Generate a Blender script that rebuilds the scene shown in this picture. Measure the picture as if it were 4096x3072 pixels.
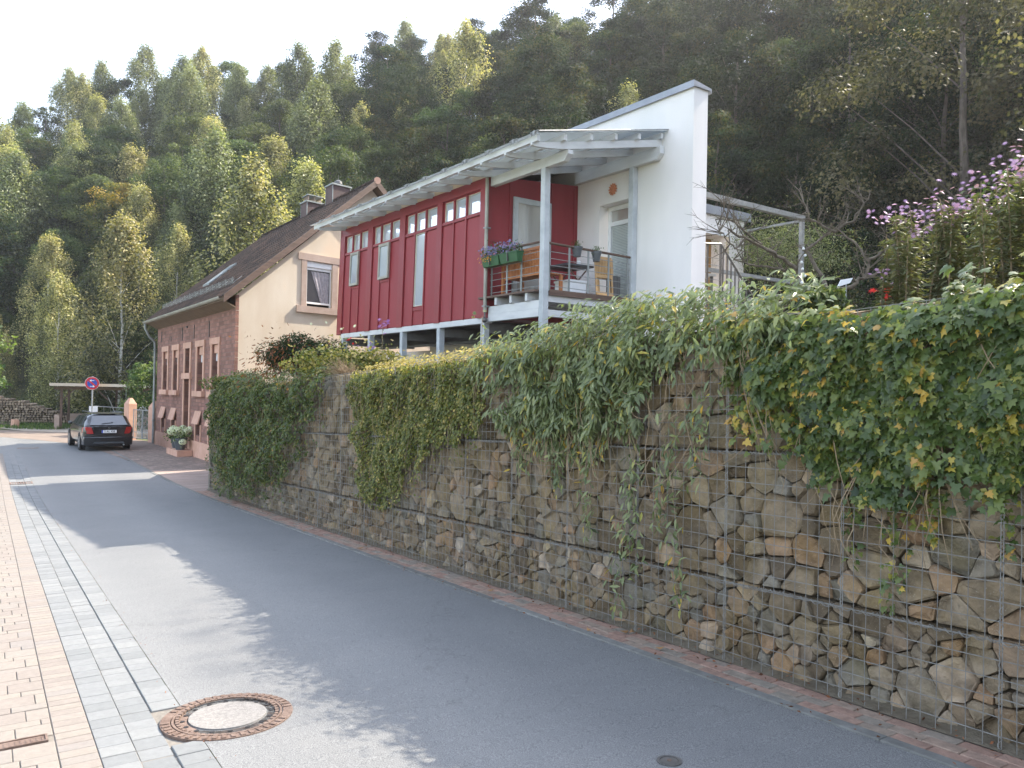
import bpy, bmesh, math, random
import numpy as np
from mathutils import Vector, Matrix, noise

for _o in list(bpy.data.objects):
    bpy.data.objects.remove(_o, do_unlink=True)
scene = bpy.context.scene
COL = scene.collection
R = math.radians
random.seed(7)
rng = np.random.default_rng(7)

# ------------------------------------------------------------------ camera
PIT, RHO = 31 / 3185.0, .0185
Fw = Vector((0, math.cos(PIT), math.sin(PIT)))
Up0 = Vector((0, -math.sin(PIT), math.cos(PIT)))
Rt = Vector((1, 0, 0)) * math.cos(RHO) + Up0 * math.sin(RHO)
Uu = -Vector((1, 0, 0)) * math.sin(RHO) + Up0 * math.cos(RHO)
cd = bpy.data.cameras.new('camera')
cam = bpy.data.objects.new('camera', cd)
COL.objects.link(cam)
m = Matrix((Rt, Uu, -Fw)).transposed().to_4x4()
m.translation = Vector((0, 0, 1.76))
cam.matrix_world = m
cd.sensor_width = 36
cd.lens = 27.99
cd.clip_end = 2000
scene.camera = cam

# ------------------------------------------------------------------ light
SUN_AZ, SUN_EL = 56.5, 45.0        # azimuth from +Y towards +X
world = bpy.data.worlds.new('World')
scene.world = world
world.use_nodes = True
wn = world.node_tree
sky = wn.nodes.new('ShaderNodeTexSky')
sky.sky_type = 'NISHITA'
sky.sun_disc = False
sky.sun_elevation = R(SUN_EL)
sky.sun_rotation = R(SUN_AZ)
sky.dust_density = 1.3
sky.air_density = 1.0
sky.ozone_density = .5
hs_ = wn.nodes.new('ShaderNodeHueSaturation')
hs_.inputs['Saturation'].default_value = .62
wn.links.new(sky.outputs[0], hs_.inputs['Color'])
wn.links.new(hs_.outputs[0], wn.nodes['Background'].inputs[0])
wn.nodes['Background'].inputs[1].default_value = .15
sd = bpy.data.lights.new('sun', 'SUN')
sd.energy = 2.7
sd.angle = R(.53)
sd.color = (1, .91, .77)
sun = bpy.data.objects.new('sun', sd)
COL.objects.link(sun)
sv = Vector((math.sin(R(SUN_AZ)) * math.cos(R(SUN_EL)), math.cos(R(SUN_AZ)) * math.cos(R(SUN_EL)), math.sin(R(SUN_EL))))
sun.rotation_euler = sv.to_track_quat('Z', 'Y').to_euler()
sun.location = sv * 60
vs = scene.view_settings
vs.view_transform = 'Standard'
vs.look = 'None'
vs.gamma = 1
vs.use_curve_mapping = False
vs.exposure = 2.2
scene.render.engine = 'CYCLES'
scene.cycles.volume_bounces = 0
HAZE = .0005

# ------------------------------------------------------------------ frames
SL = .0385
def gz(u):
    if u < 16: return -SL * u
    if u < 26: return -SL * 16 - SL * ((u - 16) - (u - 16) ** 2 / 20)
    return -SL * 21
RDd = Vector((-math.sin(R(33.4)), math.cos(R(33.4)), 0)); RDe = Vector((RDd.y, -RDd.x, 0))
BA = Vector((-math.sin(R(35.9)), math.cos(R(35.9)), 0)); BB = Vector((BA.y, -BA.x, 0))
BO = Vector((.59, 16, 0))
HA = Vector((-math.sin(R(34.4)), math.cos(R(34.4)), 0)); HG = Vector((math.sin(R(42.5)), math.cos(R(42.5)), 0))
HO = Vector((-8.64, 24.77, 0))
ZV = Vector((0, 0, 1))
def RD(u, v, h=0): return RDd * u + RDe * v + ZV * (gz(u) + h)      # street frame, height over the street
def BL(s, w, z): return BO + BA * s + BB * w + ZV * z               # annex frame
def HS(s, t, z): return HO + HA * s + HG * t + ZV * z               # old house frame
def W(x, y, z): return Vector((x, y, z))
def local(o, ang):                                                   # frame at o turned by ang
    c, s_ = math.cos(ang), math.sin(ang); o = Vector(o)
    return lambda x, y, z: o + Vector((c * x - s_ * y, s_ * x + c * y, z))

# ------------------------------------------------------------------ objects
def tag(o, label=None, cat=None, group=None, kind=None):
    if label: o['label'] = label
    if cat: o['category'] = cat
    if group: o['group'] = group
    if kind: o['kind'] = kind
    return o
def thing(name, loc, label, cat, group=None):
    o = bpy.data.objects.new(name, None); COL.objects.link(o)
    o.location = loc; o.empty_display_size = .2
    return tag(o, label, cat, group)
def root_world(p):
    if p.parent is None: return Matrix.Translation(p.location) @ p.rotation_euler.to_matrix().to_4x4()
    return root_world(p.parent) @ p.matrix_parent_inverse @ p.matrix_basis
def setparent(o, p):
    o.parent = p
    o.matrix_parent_inverse = root_world(p).inverted()
def link(name, me, mats, parent=None):
    o = bpy.data.objects.new(name, me); COL.objects.link(o)
    if mats:
        for mm in (mats if isinstance(mats, (list, tuple)) else [mats]): me.materials.append(mm)
    if parent is not None: setparent(o, parent)
    return o
def copy_tree(o, loc, rz=0, sc=1, label=None, parent=None):
    c = o.copy(); COL.objects.link(c)
    if parent is None:
        c.location = loc; c.rotation_euler = (0, 0, rz); c.scale = (sc, sc, sc)
        if label: c['label'] = label
    else:
        c.parent = parent
    for ch in [x for x in o.children]:
        copy_tree(ch, None, parent=c)
    return c

class MB:
    def __init__(s): s.v = []; s.f = []; s.m = []; s.t = []; s.tint = .5
    def add(s, vs_, fs, mi=0):
        b = len(s.v); s.v.extend([tuple(x) for x in vs_]); s.t.extend([s.tint] * len(vs_))
        for f in fs: s.f.append(tuple(i + b for i in f)); s.m.append(mi)
        return s
    def box(s, fr, a0, a1, b0, b1, c0, c1, mi=0):
        P = [fr(a, b, c) for a, b, c in ((a0, b0, c0), (a1, b0, c0), (a1, b1, c0), (a0, b1, c0), (a0, b0, c1), (a1, b0, c1), (a1, b1, c1), (a0, b1, c1))]
        return s.add(P, [(0, 3, 2, 1), (4, 5, 6, 7), (0, 1, 5, 4), (1, 2, 6, 5), (2, 3, 7, 6), (3, 0, 4, 7)], mi)
    def prism(s, P, Q, mi=0):                       # two matching rings
        n = len(P)
        return s.add(list(P) + list(Q), [tuple(range(n))[::-1], tuple(range(n, 2 * n))] + [(i, (i + 1) % n, n + (i + 1) % n, n + i) for i in range(n)], mi)
    def quad(s, a, b, c, d_, mi=0): return s.add([a, b, c, d_], [(0, 1, 2, 3)], mi)
    def tube(s, pts, r, n=6, cap=True, mi=0):
        pts = [Vector(p) for p in pts]; k = len(pts)
        rr = r if isinstance(r, (list, tuple)) else [r] * k
        V = []; ref = None
        for i, p in enumerate(pts):
            t = (pts[min(i + 1, k - 1)] - pts[max(i - 1, 0)])
            if t.length < 1e-9: t = Vector((0, 0, 1))
            t.normalize()
            if ref is None:
                ref = Vector((0, 0, 1)) if abs(t.z) < .9 else Vector((1, 0, 0))
            x = ref - t * ref.dot(t)
            if x.length < 1e-4: x = t.orthogonal()
            x.normalize(); y = t.cross(x); ref = x
            for j in range(n):
                a = 2 * math.pi * (j + .5) / n
                V.append(p + (x * math.cos(a) + y * math.sin(a)) * rr[i])
        F = [(i * n + j, i * n + (j + 1) % n, (i + 1) * n + (j + 1) % n, (i + 1) * n + j) for i in range(k - 1) for j in range(n)]
        if cap: F += [tuple(range(n))[::-1], tuple(range((k - 1) * n, k * n))]
        return s.add(V, F, mi)
    def lathe(s, c, prof, n=16, mi=0, squash=1):
        c = Vector(c); V = []
        for r, z in prof:
            for j in range(n):
                a = 2 * math.pi * j / n
                V.append(c + Vector((math.cos(a) * r, math.sin(a) * r * squash, z)))
        k = len(prof)
        F = [(i * n + j, i * n + (j + 1) % n, (i + 1) * n + (j + 1) % n, (i + 1) * n + j) for i in range(k - 1) for j in range(n)]
        F += [tuple(range(n))[::-1], tuple(range((k - 1) * n, k * n))]
        return s.add(V, F, mi)
    def disc(s, c, ax, r0, r1, h, n=24, mi=0, ay=None):   # ring or disc of thickness h around axis ax
        c = Vector(c); ax = Vector(ax).normalized(); x = ax.orthogonal().normalized() if ay is None else Vector(ay); y = ax.cross(x)
        P = lambda r, z: [c + (x * math.cos(2 * math.pi * j / n) + y * math.sin(2 * math.pi * j / n)) * r + ax * z for j in range(n)]
        if r0 <= 0: return s.prism(P(r1, 0), P(r1, h), mi)
        V = P(r0, 0) + P(r1, 0) + P(r1, h) + P(r0, h)
        F = []
        for q in range(4):
            q2 = (q + 1) % 4
            F += [(q * n + j, q * n + (j + 1) % n, q2 * n + (j + 1) % n, q2 * n + j) for j in range(n)]
        return s.add(V, F, mi)
    def blob(s, c, r, n=6, k=4, mi=0, jit=0):
        c = Vector(c); rx, ry, rz = (r, r, r) if not isinstance(r, (tuple, list)) else r
        V = [c + Vector((0, 0, -rz))]
        for i in range(1, k):
            ph = math.pi * i / k
            for j in range(n):
                a = 2 * math.pi * (j + .5 * (i % 2)) / n; q = 1 + random.uniform(-jit, jit)
                V.append(c + Vector((rx * math.sin(ph) * math.cos(a) * q, ry * math.sin(ph) * math.sin(a) * q, -rz * math.cos(ph) * q)))
        V.append(c + Vector((0, 0, rz))); F = []
        for j in range(n): F.append((0, 1 + (j + 1) % n, 1 + j)); F.append((len(V) - 1, 1 + (k - 2) * n + j, 1 + (k - 2) * n + (j + 1) % n))
        for i in range(k - 2):
            for j in range(n):
                a = 1 + i * n + j; b = 1 + i * n + (j + 1) % n; F.append((a, b, b + n, a + n))
        return s.add(V, F, mi)
    def build(s, name, mats, parent=None, smooth=False, bevel=0):
        me = bpy.data.meshes.new(name); me.from_pydata(s.v, [], s.f)
        mats = mats if isinstance(mats, (list, tuple)) else [mats]
        bm = bmesh.new(); bm.from_mesh(me)
        tl = bm.verts.layers.float.new('tint')
        for vv, t in zip(bm.verts, s.t): vv[tl] = t
        for ff, mi in zip(bm.faces, s.m): ff.material_index = mi
        bmesh.ops.recalc_face_normals(bm, faces=bm.faces)
        bm.to_mesh(me); bm.free()
        if smooth:
            me.shade_smooth()
            try: me.set_sharp_from_angle(angle=R(40))
            except Exception: pass
        o = link(name, me, mats, parent)
        if bevel:
            b = o.modifiers.new('bevel', 'BEVEL'); b.width = bevel; b.segments = 2; b.limit_method = 'ANGLE'; b.angle_limit = R(40)
        return o

def wall_holes(mb, fr, a0, a1, c0, top, holes, b0, depth):
    """front face at b0 with rectangular holes (a,a,c,c) and reveals running to b0+depth; top is a number or function of a"""
    tf = top if callable(top) else (lambda a: top)
    xs = sorted({a0, a1} | {h[0] for h in holes} | {h[1] for h in holes} | ({5.15} if callable(top) and a0 < 5.15 < a1 else set()))
    for xa, xb in zip(xs, xs[1:]):
        hs = sorted([h for h in holes if h[0] < xb - 1e-6 and h[1] > xa + 1e-6], key=lambda h: h[2])
        z = c0
        for h in hs:
            mb.quad(fr(xa, b0, z), fr(xb, b0, z), fr(xb, b0, h[2]), fr(xa, b0, h[2])); z = h[3]
        mb.quad(fr(xa, b0, z), fr(xb, b0, z), fr(xb, b0, tf(xb)), fr(xa, b0, tf(xa)))
    for h in holes:
        A0, A1, C0, C1 = h; b1 = b0 + depth
        mb.quad(fr(A0, b0, C0), fr(A0, b1, C0), fr(A0, b1, C1), fr(A0, b0, C1))
        mb.quad(fr(A1, b0, C0), fr(A1, b1, C0), fr(A1, b1, C1), fr(A1, b0, C1))
        mb.quad(fr(A0, b0, C0), fr(A1, b0, C0), fr(A1, b1, C0), fr(A0, b1, C0))
        mb.quad(fr(A0, b0, C1), fr(A1, b0, C1), fr(A1, b1, C1), fr(A0, b1, C1))

# ------------------------------------------------------------------ materials
class NT:
    def __init__(s, name):
        s.mat = bpy.data.materials.new(name); s.mat.use_nodes = True; s.t = s.mat.node_tree
        s.t.nodes.clear(); s.out = s.t.nodes.new('ShaderNodeOutputMaterial')
    def n(s, ty, **kw):
        nd = s.t.nodes.new('ShaderNode' + ty)
        for k, v in kw.items():
            if k.startswith('i_'):
                key = k[2:]; key = int(key) if key.isdigit() else key.replace('_', ' ')
                nd.inputs[key].default_value = v
            else: setattr(nd, k, v)
        return nd
    def l(s, a, b): s.t.links.new(a, b)
    def ramp(s, fac, stops):
        r = s.n('ValToRGB'); e = r.color_ramp.elements
        while len(e) < len(stops): e.new(.5)
        for el, (p, c) in zip(e, stops): el.position = p; el.color = (*c, 1)
        if fac is not None: s.l(fac, r.inputs[0])
        return r
def mat(name, c1, c2=None, rough=.7, ns=4, bump=0, bs=30, metal=0, mixr=(.35, .65), rand=0, tint=None, spec=.5, detail=5, stretch=None, c3=None, s3=.7, tr=(.72, 1.22), fleck=0):
    """noise-mottled surface; rand varies brightness per object, tint=list of ramp stops on the 'tint' attribute"""
    t = NT(name); tc = t.n('TexCoord'); vec = tc.outputs['Object']
    if stretch:
        mp = t.n('Mapping'); mp.inputs['Scale'].default_value = stretch; t.l(vec, mp.inputs[0]); vec = mp.outputs[0]
    bs_ = t.n('BsdfPrincipled', i_Roughness=rough, i_Metallic=metal); bs_.inputs['Specular IOR Level'].default_value = spec
    no = t.n('TexNoise', i_Scale=ns, i_Detail=detail, i_Roughness=.6); t.l(vec, no.inputs['Vector'])
    if tint:
        at = t.n('Attribute', attribute_name='tint'); base = t.ramp(at.outputs['Fac'], tint).outputs[0]
        mx = t.n('MixRGB', blend_type='MULTIPLY', i_Fac=1.0)
        r2 = t.ramp(no.outputs[0], [(.3, (tr[0],) * 3), (.7, (tr[1],) * 3)]); t.l(base, mx.inputs[1]); t.l(r2.outputs[0], mx.inputs[2]); col = mx.outputs[0]
    else:
        col = t.ramp(no.outputs[0], [(mixr[0], c1), (mixr[1], c2 or c1)]).outputs[0]
    if c3:
        n3 = t.n('TexNoise', i_Scale=s3, i_Detail=4); t.l(vec, n3.inputs['Vector'])
        r3 = t.ramp(n3.outputs[0], [(.5, (0, 0, 0)), (.68, (1, 1, 1))]); mx = t.n('MixRGB'); t.l(r3.outputs[0], mx.inputs[0]); t.l(col, mx.inputs[1]); mx.inputs[2].default_value = (*c3, 1); col = mx.outputs[0]
    if fleck:
        nf_ = t.n('TexNoise', i_Scale=70.0, i_Detail=3, i_Roughness=.8); t.l(vec, nf_.inputs['Vector']); rf = t.ramp(nf_.outputs[0], [(.62, (0, 0, 0)), (.70, (fleck,) * 3)])
        n5 = t.n('TexNoise', i_Scale=3.2, i_Detail=5); t.l(vec, n5.inputs['Vector']); r5 = t.ramp(n5.outputs[0], [(.42, (0, 0, 0)), (.66, (.75, .75, .75))])
        mo = t.n('MixRGB', blend_type='MULTIPLY'); t.l(r5.outputs[0], mo.inputs[0]); t.l(col, mo.inputs[1]); mo.inputs[2].default_value = (.82, .76, .50, 1)
        mx = t.n('MixRGB'); t.l(rf.outputs[0], mx.inputs[0]); t.l(mo.outputs[0], mx.inputs[1]); mx.inputs[2].default_value = (.44, .40, .32, 1); col = mx.outputs[0]
    if rand:
        oi = t.n('ObjectInfo'); mr = t.n('MapRange'); mr.inputs[3].default_value = 1 - rand; mr.inputs[4].default_value = 1 + rand; t.l(oi.outputs['Random'], mr.inputs[0])
        hs = t.n('HueSaturation'); t.l(mr.outputs[0], hs.inputs['Value']); t.l(col, hs.inputs['Color']); col = hs.outputs[0]
    t.l(col, bs_.inputs['Base Color'])
    if bump:
        nb = t.n('TexNoise', i_Scale=bs, i_Detail=6, i_Roughness=.65); t.l(vec, nb.inputs['Vector'])
        b = t.n('Bump', i_Strength=bump, i_Distance=.02); t.l(nb.outputs[0], b.inputs['Height']); t.l(b.outputs[0], bs_.inputs['Normal'])
    t.l(bs_.outputs[0], t.out.inputs[0])
    return t.mat
def leafmat(name, stops, trans=.35, rough=.5, rand=.0, spec=.35, hue=0, tb=1.5):
    t = NT(name); at = t.n('Attribute', attribute_name='tint'); col = t.ramp(at.outputs['Fac'], stops).outputs[0]
    if rand or hue:
        oi = t.n('ObjectInfo'); mr = t.n('MapRange'); mr.inputs[3].default_value = 1 - rand; mr.inputs[4].default_value = 1 + rand; t.l(oi.outputs['Random'], mr.inputs[0])
        hs = t.n('HueSaturation'); t.l(mr.outputs[0], hs.inputs['Value']); t.l(col, hs.inputs['Color'])
        m2 = t.n('Math', operation='MULTIPLY', i_1=7.31); t.l(oi.outputs['Random'], m2.inputs[0]); m3 = t.n('Math', operation='FRACT'); t.l(m2.outputs[0], m3.inputs[0])
        m4 = t.n('MapRange'); m4.inputs[3].default_value = .5 - hue; m4.inputs[4].default_value = .5 + hue; t.l(m3.outputs[0], m4.inputs[0]); t.l(m4.outputs[0], hs.inputs['Hue'])
        col = hs.outputs[0]
    p = t.n('BsdfPrincipled', i_Roughness=rough); p.inputs['Specular IOR Level'].default_value = spec; t.l(col, p.inputs['Base Color'])
    tr = t.n('BsdfTranslucent'); g = t.n('MixRGB', blend_type='MULTIPLY', i_Fac=1.0); g.inputs[2].default_value = (tb, tb * 1.12, tb * .5, 1); t.l(col, g.inputs[1]); t.l(g.outputs[0], tr.inputs[0])
    mx = t.n('MixShader', i_Fac=trans); t.l(p.outputs[0], mx.inputs[1]); t.l(tr.outputs[0], mx.inputs[2]); t.l(mx.outputs[0], t.out.inputs[0])
    return t.mat

M = {}
M['white_wall'] = mat('white_render', (.79, .76, .75), (.84, .81, .795), .85, 1.5, .3, 120, c3=(.73, .715, .69), s3=.5, stretch=(1, 1, .35))
M['cream'] = mat('cream_render', (.56, .46, .35), (.67, .595, .49), .9, .9, .3, 90, mixr=(.3, .7), stretch=(1, 1, .45), c3=(.66, .47, .31), s3=.45)
M['red'] = mat('red_panel_paint', (.225, .022, .030), (.30, .036, .045), .5, 2.6, .15, 60, mixr=(.25, .75), stretch=(1, 1, .18), spec=.4)
M['red_trim'] = mat('red_trim_paint', (.22, .020, .027), (.26, .026, .034), .45, 3.0, .06, 60)
M['greypaint'] = mat('grey_painted_timber', (.52, .53, .54), (.62, .63, .63), .6, 3, .12, 60, stretch=(.5, .5, 2))
M['greyblue'] = mat('weathered_grey_timber', (.38, .41, .43), (.50, .53, .55), .65, 3, .15, 50)
M['darktimber'] = mat('dark_grey_timber', (.12, .12, .12), (.18, .18, .175), .8, 3, .15, 40)
M['sandstone'] = mat('pink_sandstone_trim', (.50, .285, .20), (.59, .355, .265), .85, 3, .25, 80, rand=.05)
M['sandstone_grey'] = mat('grey_sandstone_trim', (.36, .265, .215), (.43, .33, .28), .85, 3, .25, 80)
M['brownwood'] = mat('oiled_brown_timber', (.085, .05, .035), (.14, .085, .06), .6, 4, .2, 40, stretch=(.3, .3, 3))
M['pine'] = mat('pale_pine', (.50, .30, .13), (.62, .40, .20), .55, 5, .1, 40)
M['teak'] = mat('orange_brown_bench_wood', (.42, .15, .05), (.55, .22, .08), .5, 5, .1, 40)
M['steel'] = mat('galvanised_steel', (.24, .25, .25), (.34, .35, .35), .5, 8, .08, 60, metal=.25)
M['darksteel'] = mat('dark_steel', (.10, .10, .10), (.16, .15, .14), .5, 6, .1, 60, metal=.5)
M['zinc'] = mat('weathered_zinc', (.20, .22, .215), (.30, .32, .31), .55, 3, .1, 30, metal=.35)
M['gutterz'] = mat('patinated_gutter', (.28, .27, .23), (.38, .37, .32), .6, 3, .1, 30, metal=.2)
M['capmetal'] = mat('grey_sheet_metal', (.25, .27, .31), (.33, .35, .39), .5, 2, .05, 30, metal=.3)
M['plastic_grey'] = mat('anthracite_plastic', (.06, .07, .08), (.09, .10, .11), .4, 5)
M['greenplastic'] = mat('green_plastic', (.02, .085, .035), (.03, .12, .05), .4, 4, .1, 30)
M['whiteplastic'] = mat('white_plastic', (.75, .77, .79), (.82, .83, .84), .4, 4)
M['terracotta'] = mat('terracotta', (.50, .17, .08), (.62, .25, .13), .8, 20, .2, 80)
M['ochre'] = mat('ochre_brown_wall', (.28, .155, .05), (.36, .205, .075), .8, 2, .1, 30)
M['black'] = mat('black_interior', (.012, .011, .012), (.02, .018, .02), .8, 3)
M['soil'] = mat('dark_soil', (.035, .026, .018), (.07, .055, .038), .95, 6, .5, 30)
M['brownsoffit'] = mat('brown_boarded_soffit', (.13, .085, .05), (.17, .115, .07), .7, 3, .2, 40)
M['brick'] = None
def brickmat(name, c1, c2, mortar, scale, bw, rh, fr):
    """coursed masonry: along = horizontal run of the wall, z up"""
    t = NT(name); tc = t.n('TexCoord'); sp = t.n('SeparateXYZ'); t.l(tc.outputs['Object'], sp.inputs[0])
    dx = t.n('VectorMath', operation='DOT_PRODUCT'); dx.inputs[1].default_value = fr; t.l(tc.outputs['Object'], dx.inputs[0])
    cb = t.n('CombineXYZ'); t.l(dx.outputs['Value'], cb.inputs[0]); t.l(sp.outputs[2], cb.inputs[1])
    wb = t.n('TexNoise', i_Scale=6.0, i_Detail=3); t.l(tc.outputs['Object'], wb.inputs['Vector'])
    va = t.n('VectorMath', operation='MULTIPLY_ADD'); va.inputs[1].default_value = (.02, .02, 0); t.l(wb.outputs[1], va.inputs[0]); t.l(cb.outputs[0], va.inputs[2])
    b = t.n('TexBrick', i_Scale=scale, i_Mortar_Size=.012, i_Brick_Width=bw, i_Row_Height=rh, i_Bias=0.0, i_Mortar_Smooth=.2)
    b.inputs['Color1'].default_value = (*c1, 1); b.inputs['Color2'].default_value = (*c2, 1); b.inputs['Mortar'].default_value = (*mortar, 1); t.l(va.outputs[0], b.inputs['Vector'])
    no = t.n('TexNoise', i_Scale=1.2, i_Detail=8, i_Roughness=.7); t.l(tc.outputs['Object'], no.inputs['Vector'])
    r = t.ramp(no.outputs[0], [(.3, (.75, .75, .75)), (.7, (1.25, 1.2, 1.2))]); mx = t.n('MixRGB', blend_type='MULTIPLY', i_Fac=1.0); t.l(b.outputs[0], mx.inputs[1]); t.l(r.outputs[0], mx.inputs[2])
    p = t.n('BsdfPrincipled', i_Roughness=.9); t.l(mx.outputs[0], p.inputs[0])
    n2 = t.n('TexNoise', i_Scale=25.0, i_Detail=6); t.l(tc.outputs['Object'], n2.inputs['Vector'])
    ad = t.n('Math', operation='MULTIPLY_ADD', i_1=-1.2); t.l(b.outputs['Fac'], ad.inputs[0]); t.l(n2.outputs[0], ad.inputs[2])
    bp = t.n('Bump', i_Strength=.8, i_Distance=.02); t.l(ad.outputs[0], bp.inputs['Height']); t.l(bp.outputs[0], p.inputs['Normal'])
    t.l(p.outputs[0], t.out.inputs[0]); return t.mat
M['brick'] = brickmat('rock_faced_red_sandstone_masonry', (.19, .095, .072), (.31, .16, .122), (.20, .125, .10), 1.0, .30, .13, tuple(HA))
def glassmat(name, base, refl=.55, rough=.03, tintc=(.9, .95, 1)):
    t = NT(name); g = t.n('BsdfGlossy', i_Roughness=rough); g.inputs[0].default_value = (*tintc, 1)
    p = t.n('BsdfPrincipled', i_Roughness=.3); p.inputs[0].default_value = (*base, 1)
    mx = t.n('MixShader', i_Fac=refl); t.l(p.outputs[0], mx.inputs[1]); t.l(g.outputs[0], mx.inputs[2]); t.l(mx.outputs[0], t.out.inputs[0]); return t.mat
M['pane'] = glassmat('sky_tinted_glass', (.50, .57, .66), .5)  # pale blue base paints the reflected sky into the panes
M['darkpane'] = glassmat('dark_window_glass', (.02, .02, .025), .12)
M['doorpane'] = glassmat('door_glass', (.42, .40, .37), .25)
M['carglass'] = glassmat('car_glass', (.01, .012, .015), .12)
def sheetglass():
    t = NT('roof_glass'); tr = t.n('BsdfTransparent'); tr.inputs[0].default_value = (.66, .72, .72, 1)
    g = t.n('BsdfGlossy', i_Roughness=.05); d = t.n('BsdfTranslucent'); d.inputs[0].default_value = (.85, .9, .9, 1)
    m1 = t.n('MixShader', i_Fac=.42); t.l(tr.outputs[0], m1.inputs[1]); t.l(d.outputs[0], m1.inputs[2])
    fr = t.n('Fresnel', i_IOR=1.45); m2 = t.n('MixShader'); t.l(fr.outputs[0], m2.inputs[0]); t.l(m1.outputs[0], m2.inputs[1]); t.l(g.outputs[0], m2.inputs[2]); t.l(m2.outputs[0], t.out.inputs[0]); return t.mat
M['roofglass'] = sheetglass()
M['stone'] = mat('gabion_stone', None, tint=[(0, (.125, .093, .060)), (.25, (.215, .163, .104)), (.5, (.275, .218, .150)), (.7, (.19, .172, .138)), (.88, (.29, .185, .105)), (1, (.40, .335, .255))], rough=.85, ns=9, bump=1.0, bs=26, fleck=.55, tr=(.62, 1.34))
M['wire'] = mat('galvanised_mesh_wire', (.155, .15, .14), (.235, .23, .215), .55, 10, metal=0)
M['roadbrick'] = mat('rose_paving_brick', None, tint=[(0, (.195, .168, .148)), (.4, (.215, .187, .163)), (.7, (.22, .195, .166)), (.9, (.198, .178, .163)), (1, (.222, .194, .168))], rough=.9, ns=25, bump=.25, bs=90, tr=(.90, 1.08))
M['redbrick'] = mat('weathered_red_paver', None, tint=[(0, (.29, .18, .135)), (.4, (.36, .235, .18)), (.7, (.31, .235, .18)), (1, (.25, .22, .18))], rough=.9, ns=18, bump=.5, bs=70)
M['greyblock'] = mat('grey_concrete_block', None, tint=[(0, (.15, .157, .158)), (.5, (.172, .178, .18)), (1, (.195, .20, .198))], rough=.9, ns=22, bump=.2, bs=90, tr=(.90, 1.08))
M['kerb'] = mat('kerb_concrete', None, tint=[(0, (.15, .15, .14)), (1, (.21, .21, .195))], rough=.9, ns=9, bump=.4, bs=60)
M['joint'] = mat('sandy_joint_filler', (.15, .135, .115), (.20, .18, .155), .95, 30, .4, 90)
M['iron'] = mat('rusty_cast_iron', (.12, .075, .055), (.20, .14, .11), .7, 12, .6, 60)
M['concrete'] = mat('pale_concrete_infill', (.17, .16, .15), (.25, .235, .22), .85, 40, .3, 90)
M['rooftile'] = mat('dark_brown_clay_tile', None, tint=[(0, (.018, .012, .009)), (.5, (.034, .022, .016)), (1, (.07, .04, .028))], rough=.9, spec=.2, ns=9, bump=.5, bs=40)
M['bark'] = mat('bark', (.07, .055, .045), (.14, .115, .095), .9, 8, .8, 25, stretch=(1, 1, .3))
M['birchbark'] = mat('pale_birch_bark', (.40, .38, .34), (.60, .58, .53), .8, 6, .3, 25, c3=(.08, .07, .06), s3=3.5)
M['branch'] = mat('lichened_branch', (.085, .068, .05), (.17, .14, .105), .9, 12, .5, 40)
M['vine'] = mat('dry_vine_stem', (.22, .16, .10), (.32, .24, .15), .85, 9, .3, 40)
def asphalt():
    t = NT('asphalt'); tc = t.n('TexCoord'); n1 = t.n('TexNoise', i_Scale=.7, i_Detail=9, i_Roughness=.72, i_Distortion=.6); t.l(tc.outputs['Object'], n1.inputs[0])
    n2 = t.n('TexNoise', i_Scale=160.0, i_Detail=2); t.l(tc.outputs['Object'], n2.inputs[0])
    r1 = t.ramp(n1.outputs[0], [(.3, (.142, .144, .147)), (.5, (.154, .156, .158)), (.7, (.168, .168, .168))]); r2 = t.ramp(n2.outputs[0], [(.35, (.62, .62, .62)), (.65, (1.45, 1.45, 1.42))])
    mx = t.n('MixRGB', blend_type='MULTIPLY', i_Fac=1.0); t.l(r1.outputs[0], mx.inputs[1]); t.l(r2.outputs[0], mx.inputs[2])
    # faint wheel lanes along the street and hairline cracks
    dv = t.n('VectorMath', operation='DOT_PRODUCT'); dv.inputs[1].default_value = (.8349, .5505, 0); t.l(tc.outputs['Object'], dv.inputs[0])
    sn = t.n('Math', operation='MULTIPLY_ADD', i_1=4.0, i_2=-1.5); t.l(dv.outputs['Value'], sn.inputs[0]); s2 = t.n('Math', operation='SINE'); t.l(sn.outputs[0], s2.inputs[0])
    rl = t.ramp(None, [(0, (.95, .95, .95)), (1, (1.06, 1.06, 1.055))]); mr_ = t.n('MapRange'); mr_.inputs[1].default_value = -1; t.l(s2.outputs[0], mr_.inputs[0]); t.l(mr_.outputs[0], rl.inputs[0])
    m3 = t.n('MixRGB', blend_type='MULTIPLY', i_Fac=1.0); t.l(mx.outputs[0], m3.inputs[1]); t.l(rl.outputs[0], m3.inputs[2])
    vo = t.n('TexVoronoi', feature='DISTANCE_TO_EDGE', i_Scale=.33); dn = t.n('TexNoise', i_Scale=2.0, i_Detail=5); t.l(tc.outputs['Object'], dn.inputs[0]); vm = t.n('VectorMath', operation='MULTIPLY_ADD'); vm.inputs[1].default_value = (1.1, 1.1, 1.1); t.l(dn.outputs[1], vm.inputs[0]); t.l(tc.outputs['Object'], vm.inputs[2]); t.l(vm.outputs[0], vo.inputs['Vector'])
    rv = t.ramp(vo.outputs['Distance'], [(0, (.62, .62, .62)), (.0035, (1, 1, 1))]); m4 = t.n('MixRGB', blend_type='MULTIPLY', i_Fac=.55); t.l(m3.outputs[0], m4.inputs[1]); t.l(rv.outputs[0], m4.inputs[2])
    p = t.n('BsdfPrincipled', i_Roughness=.72); t.l(m4.outputs[0], p.inputs[0]); b = t.n('Bump', i_Strength=.35, i_Distance=.004); t.l(n2.outputs[0], b.inputs['Height']); t.l(b.outputs[0], p.inputs['Normal'])
    t.l(p.outputs[0], t.out.inputs[0]); return t.mat
M['asphalt'] = asphalt()
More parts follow.
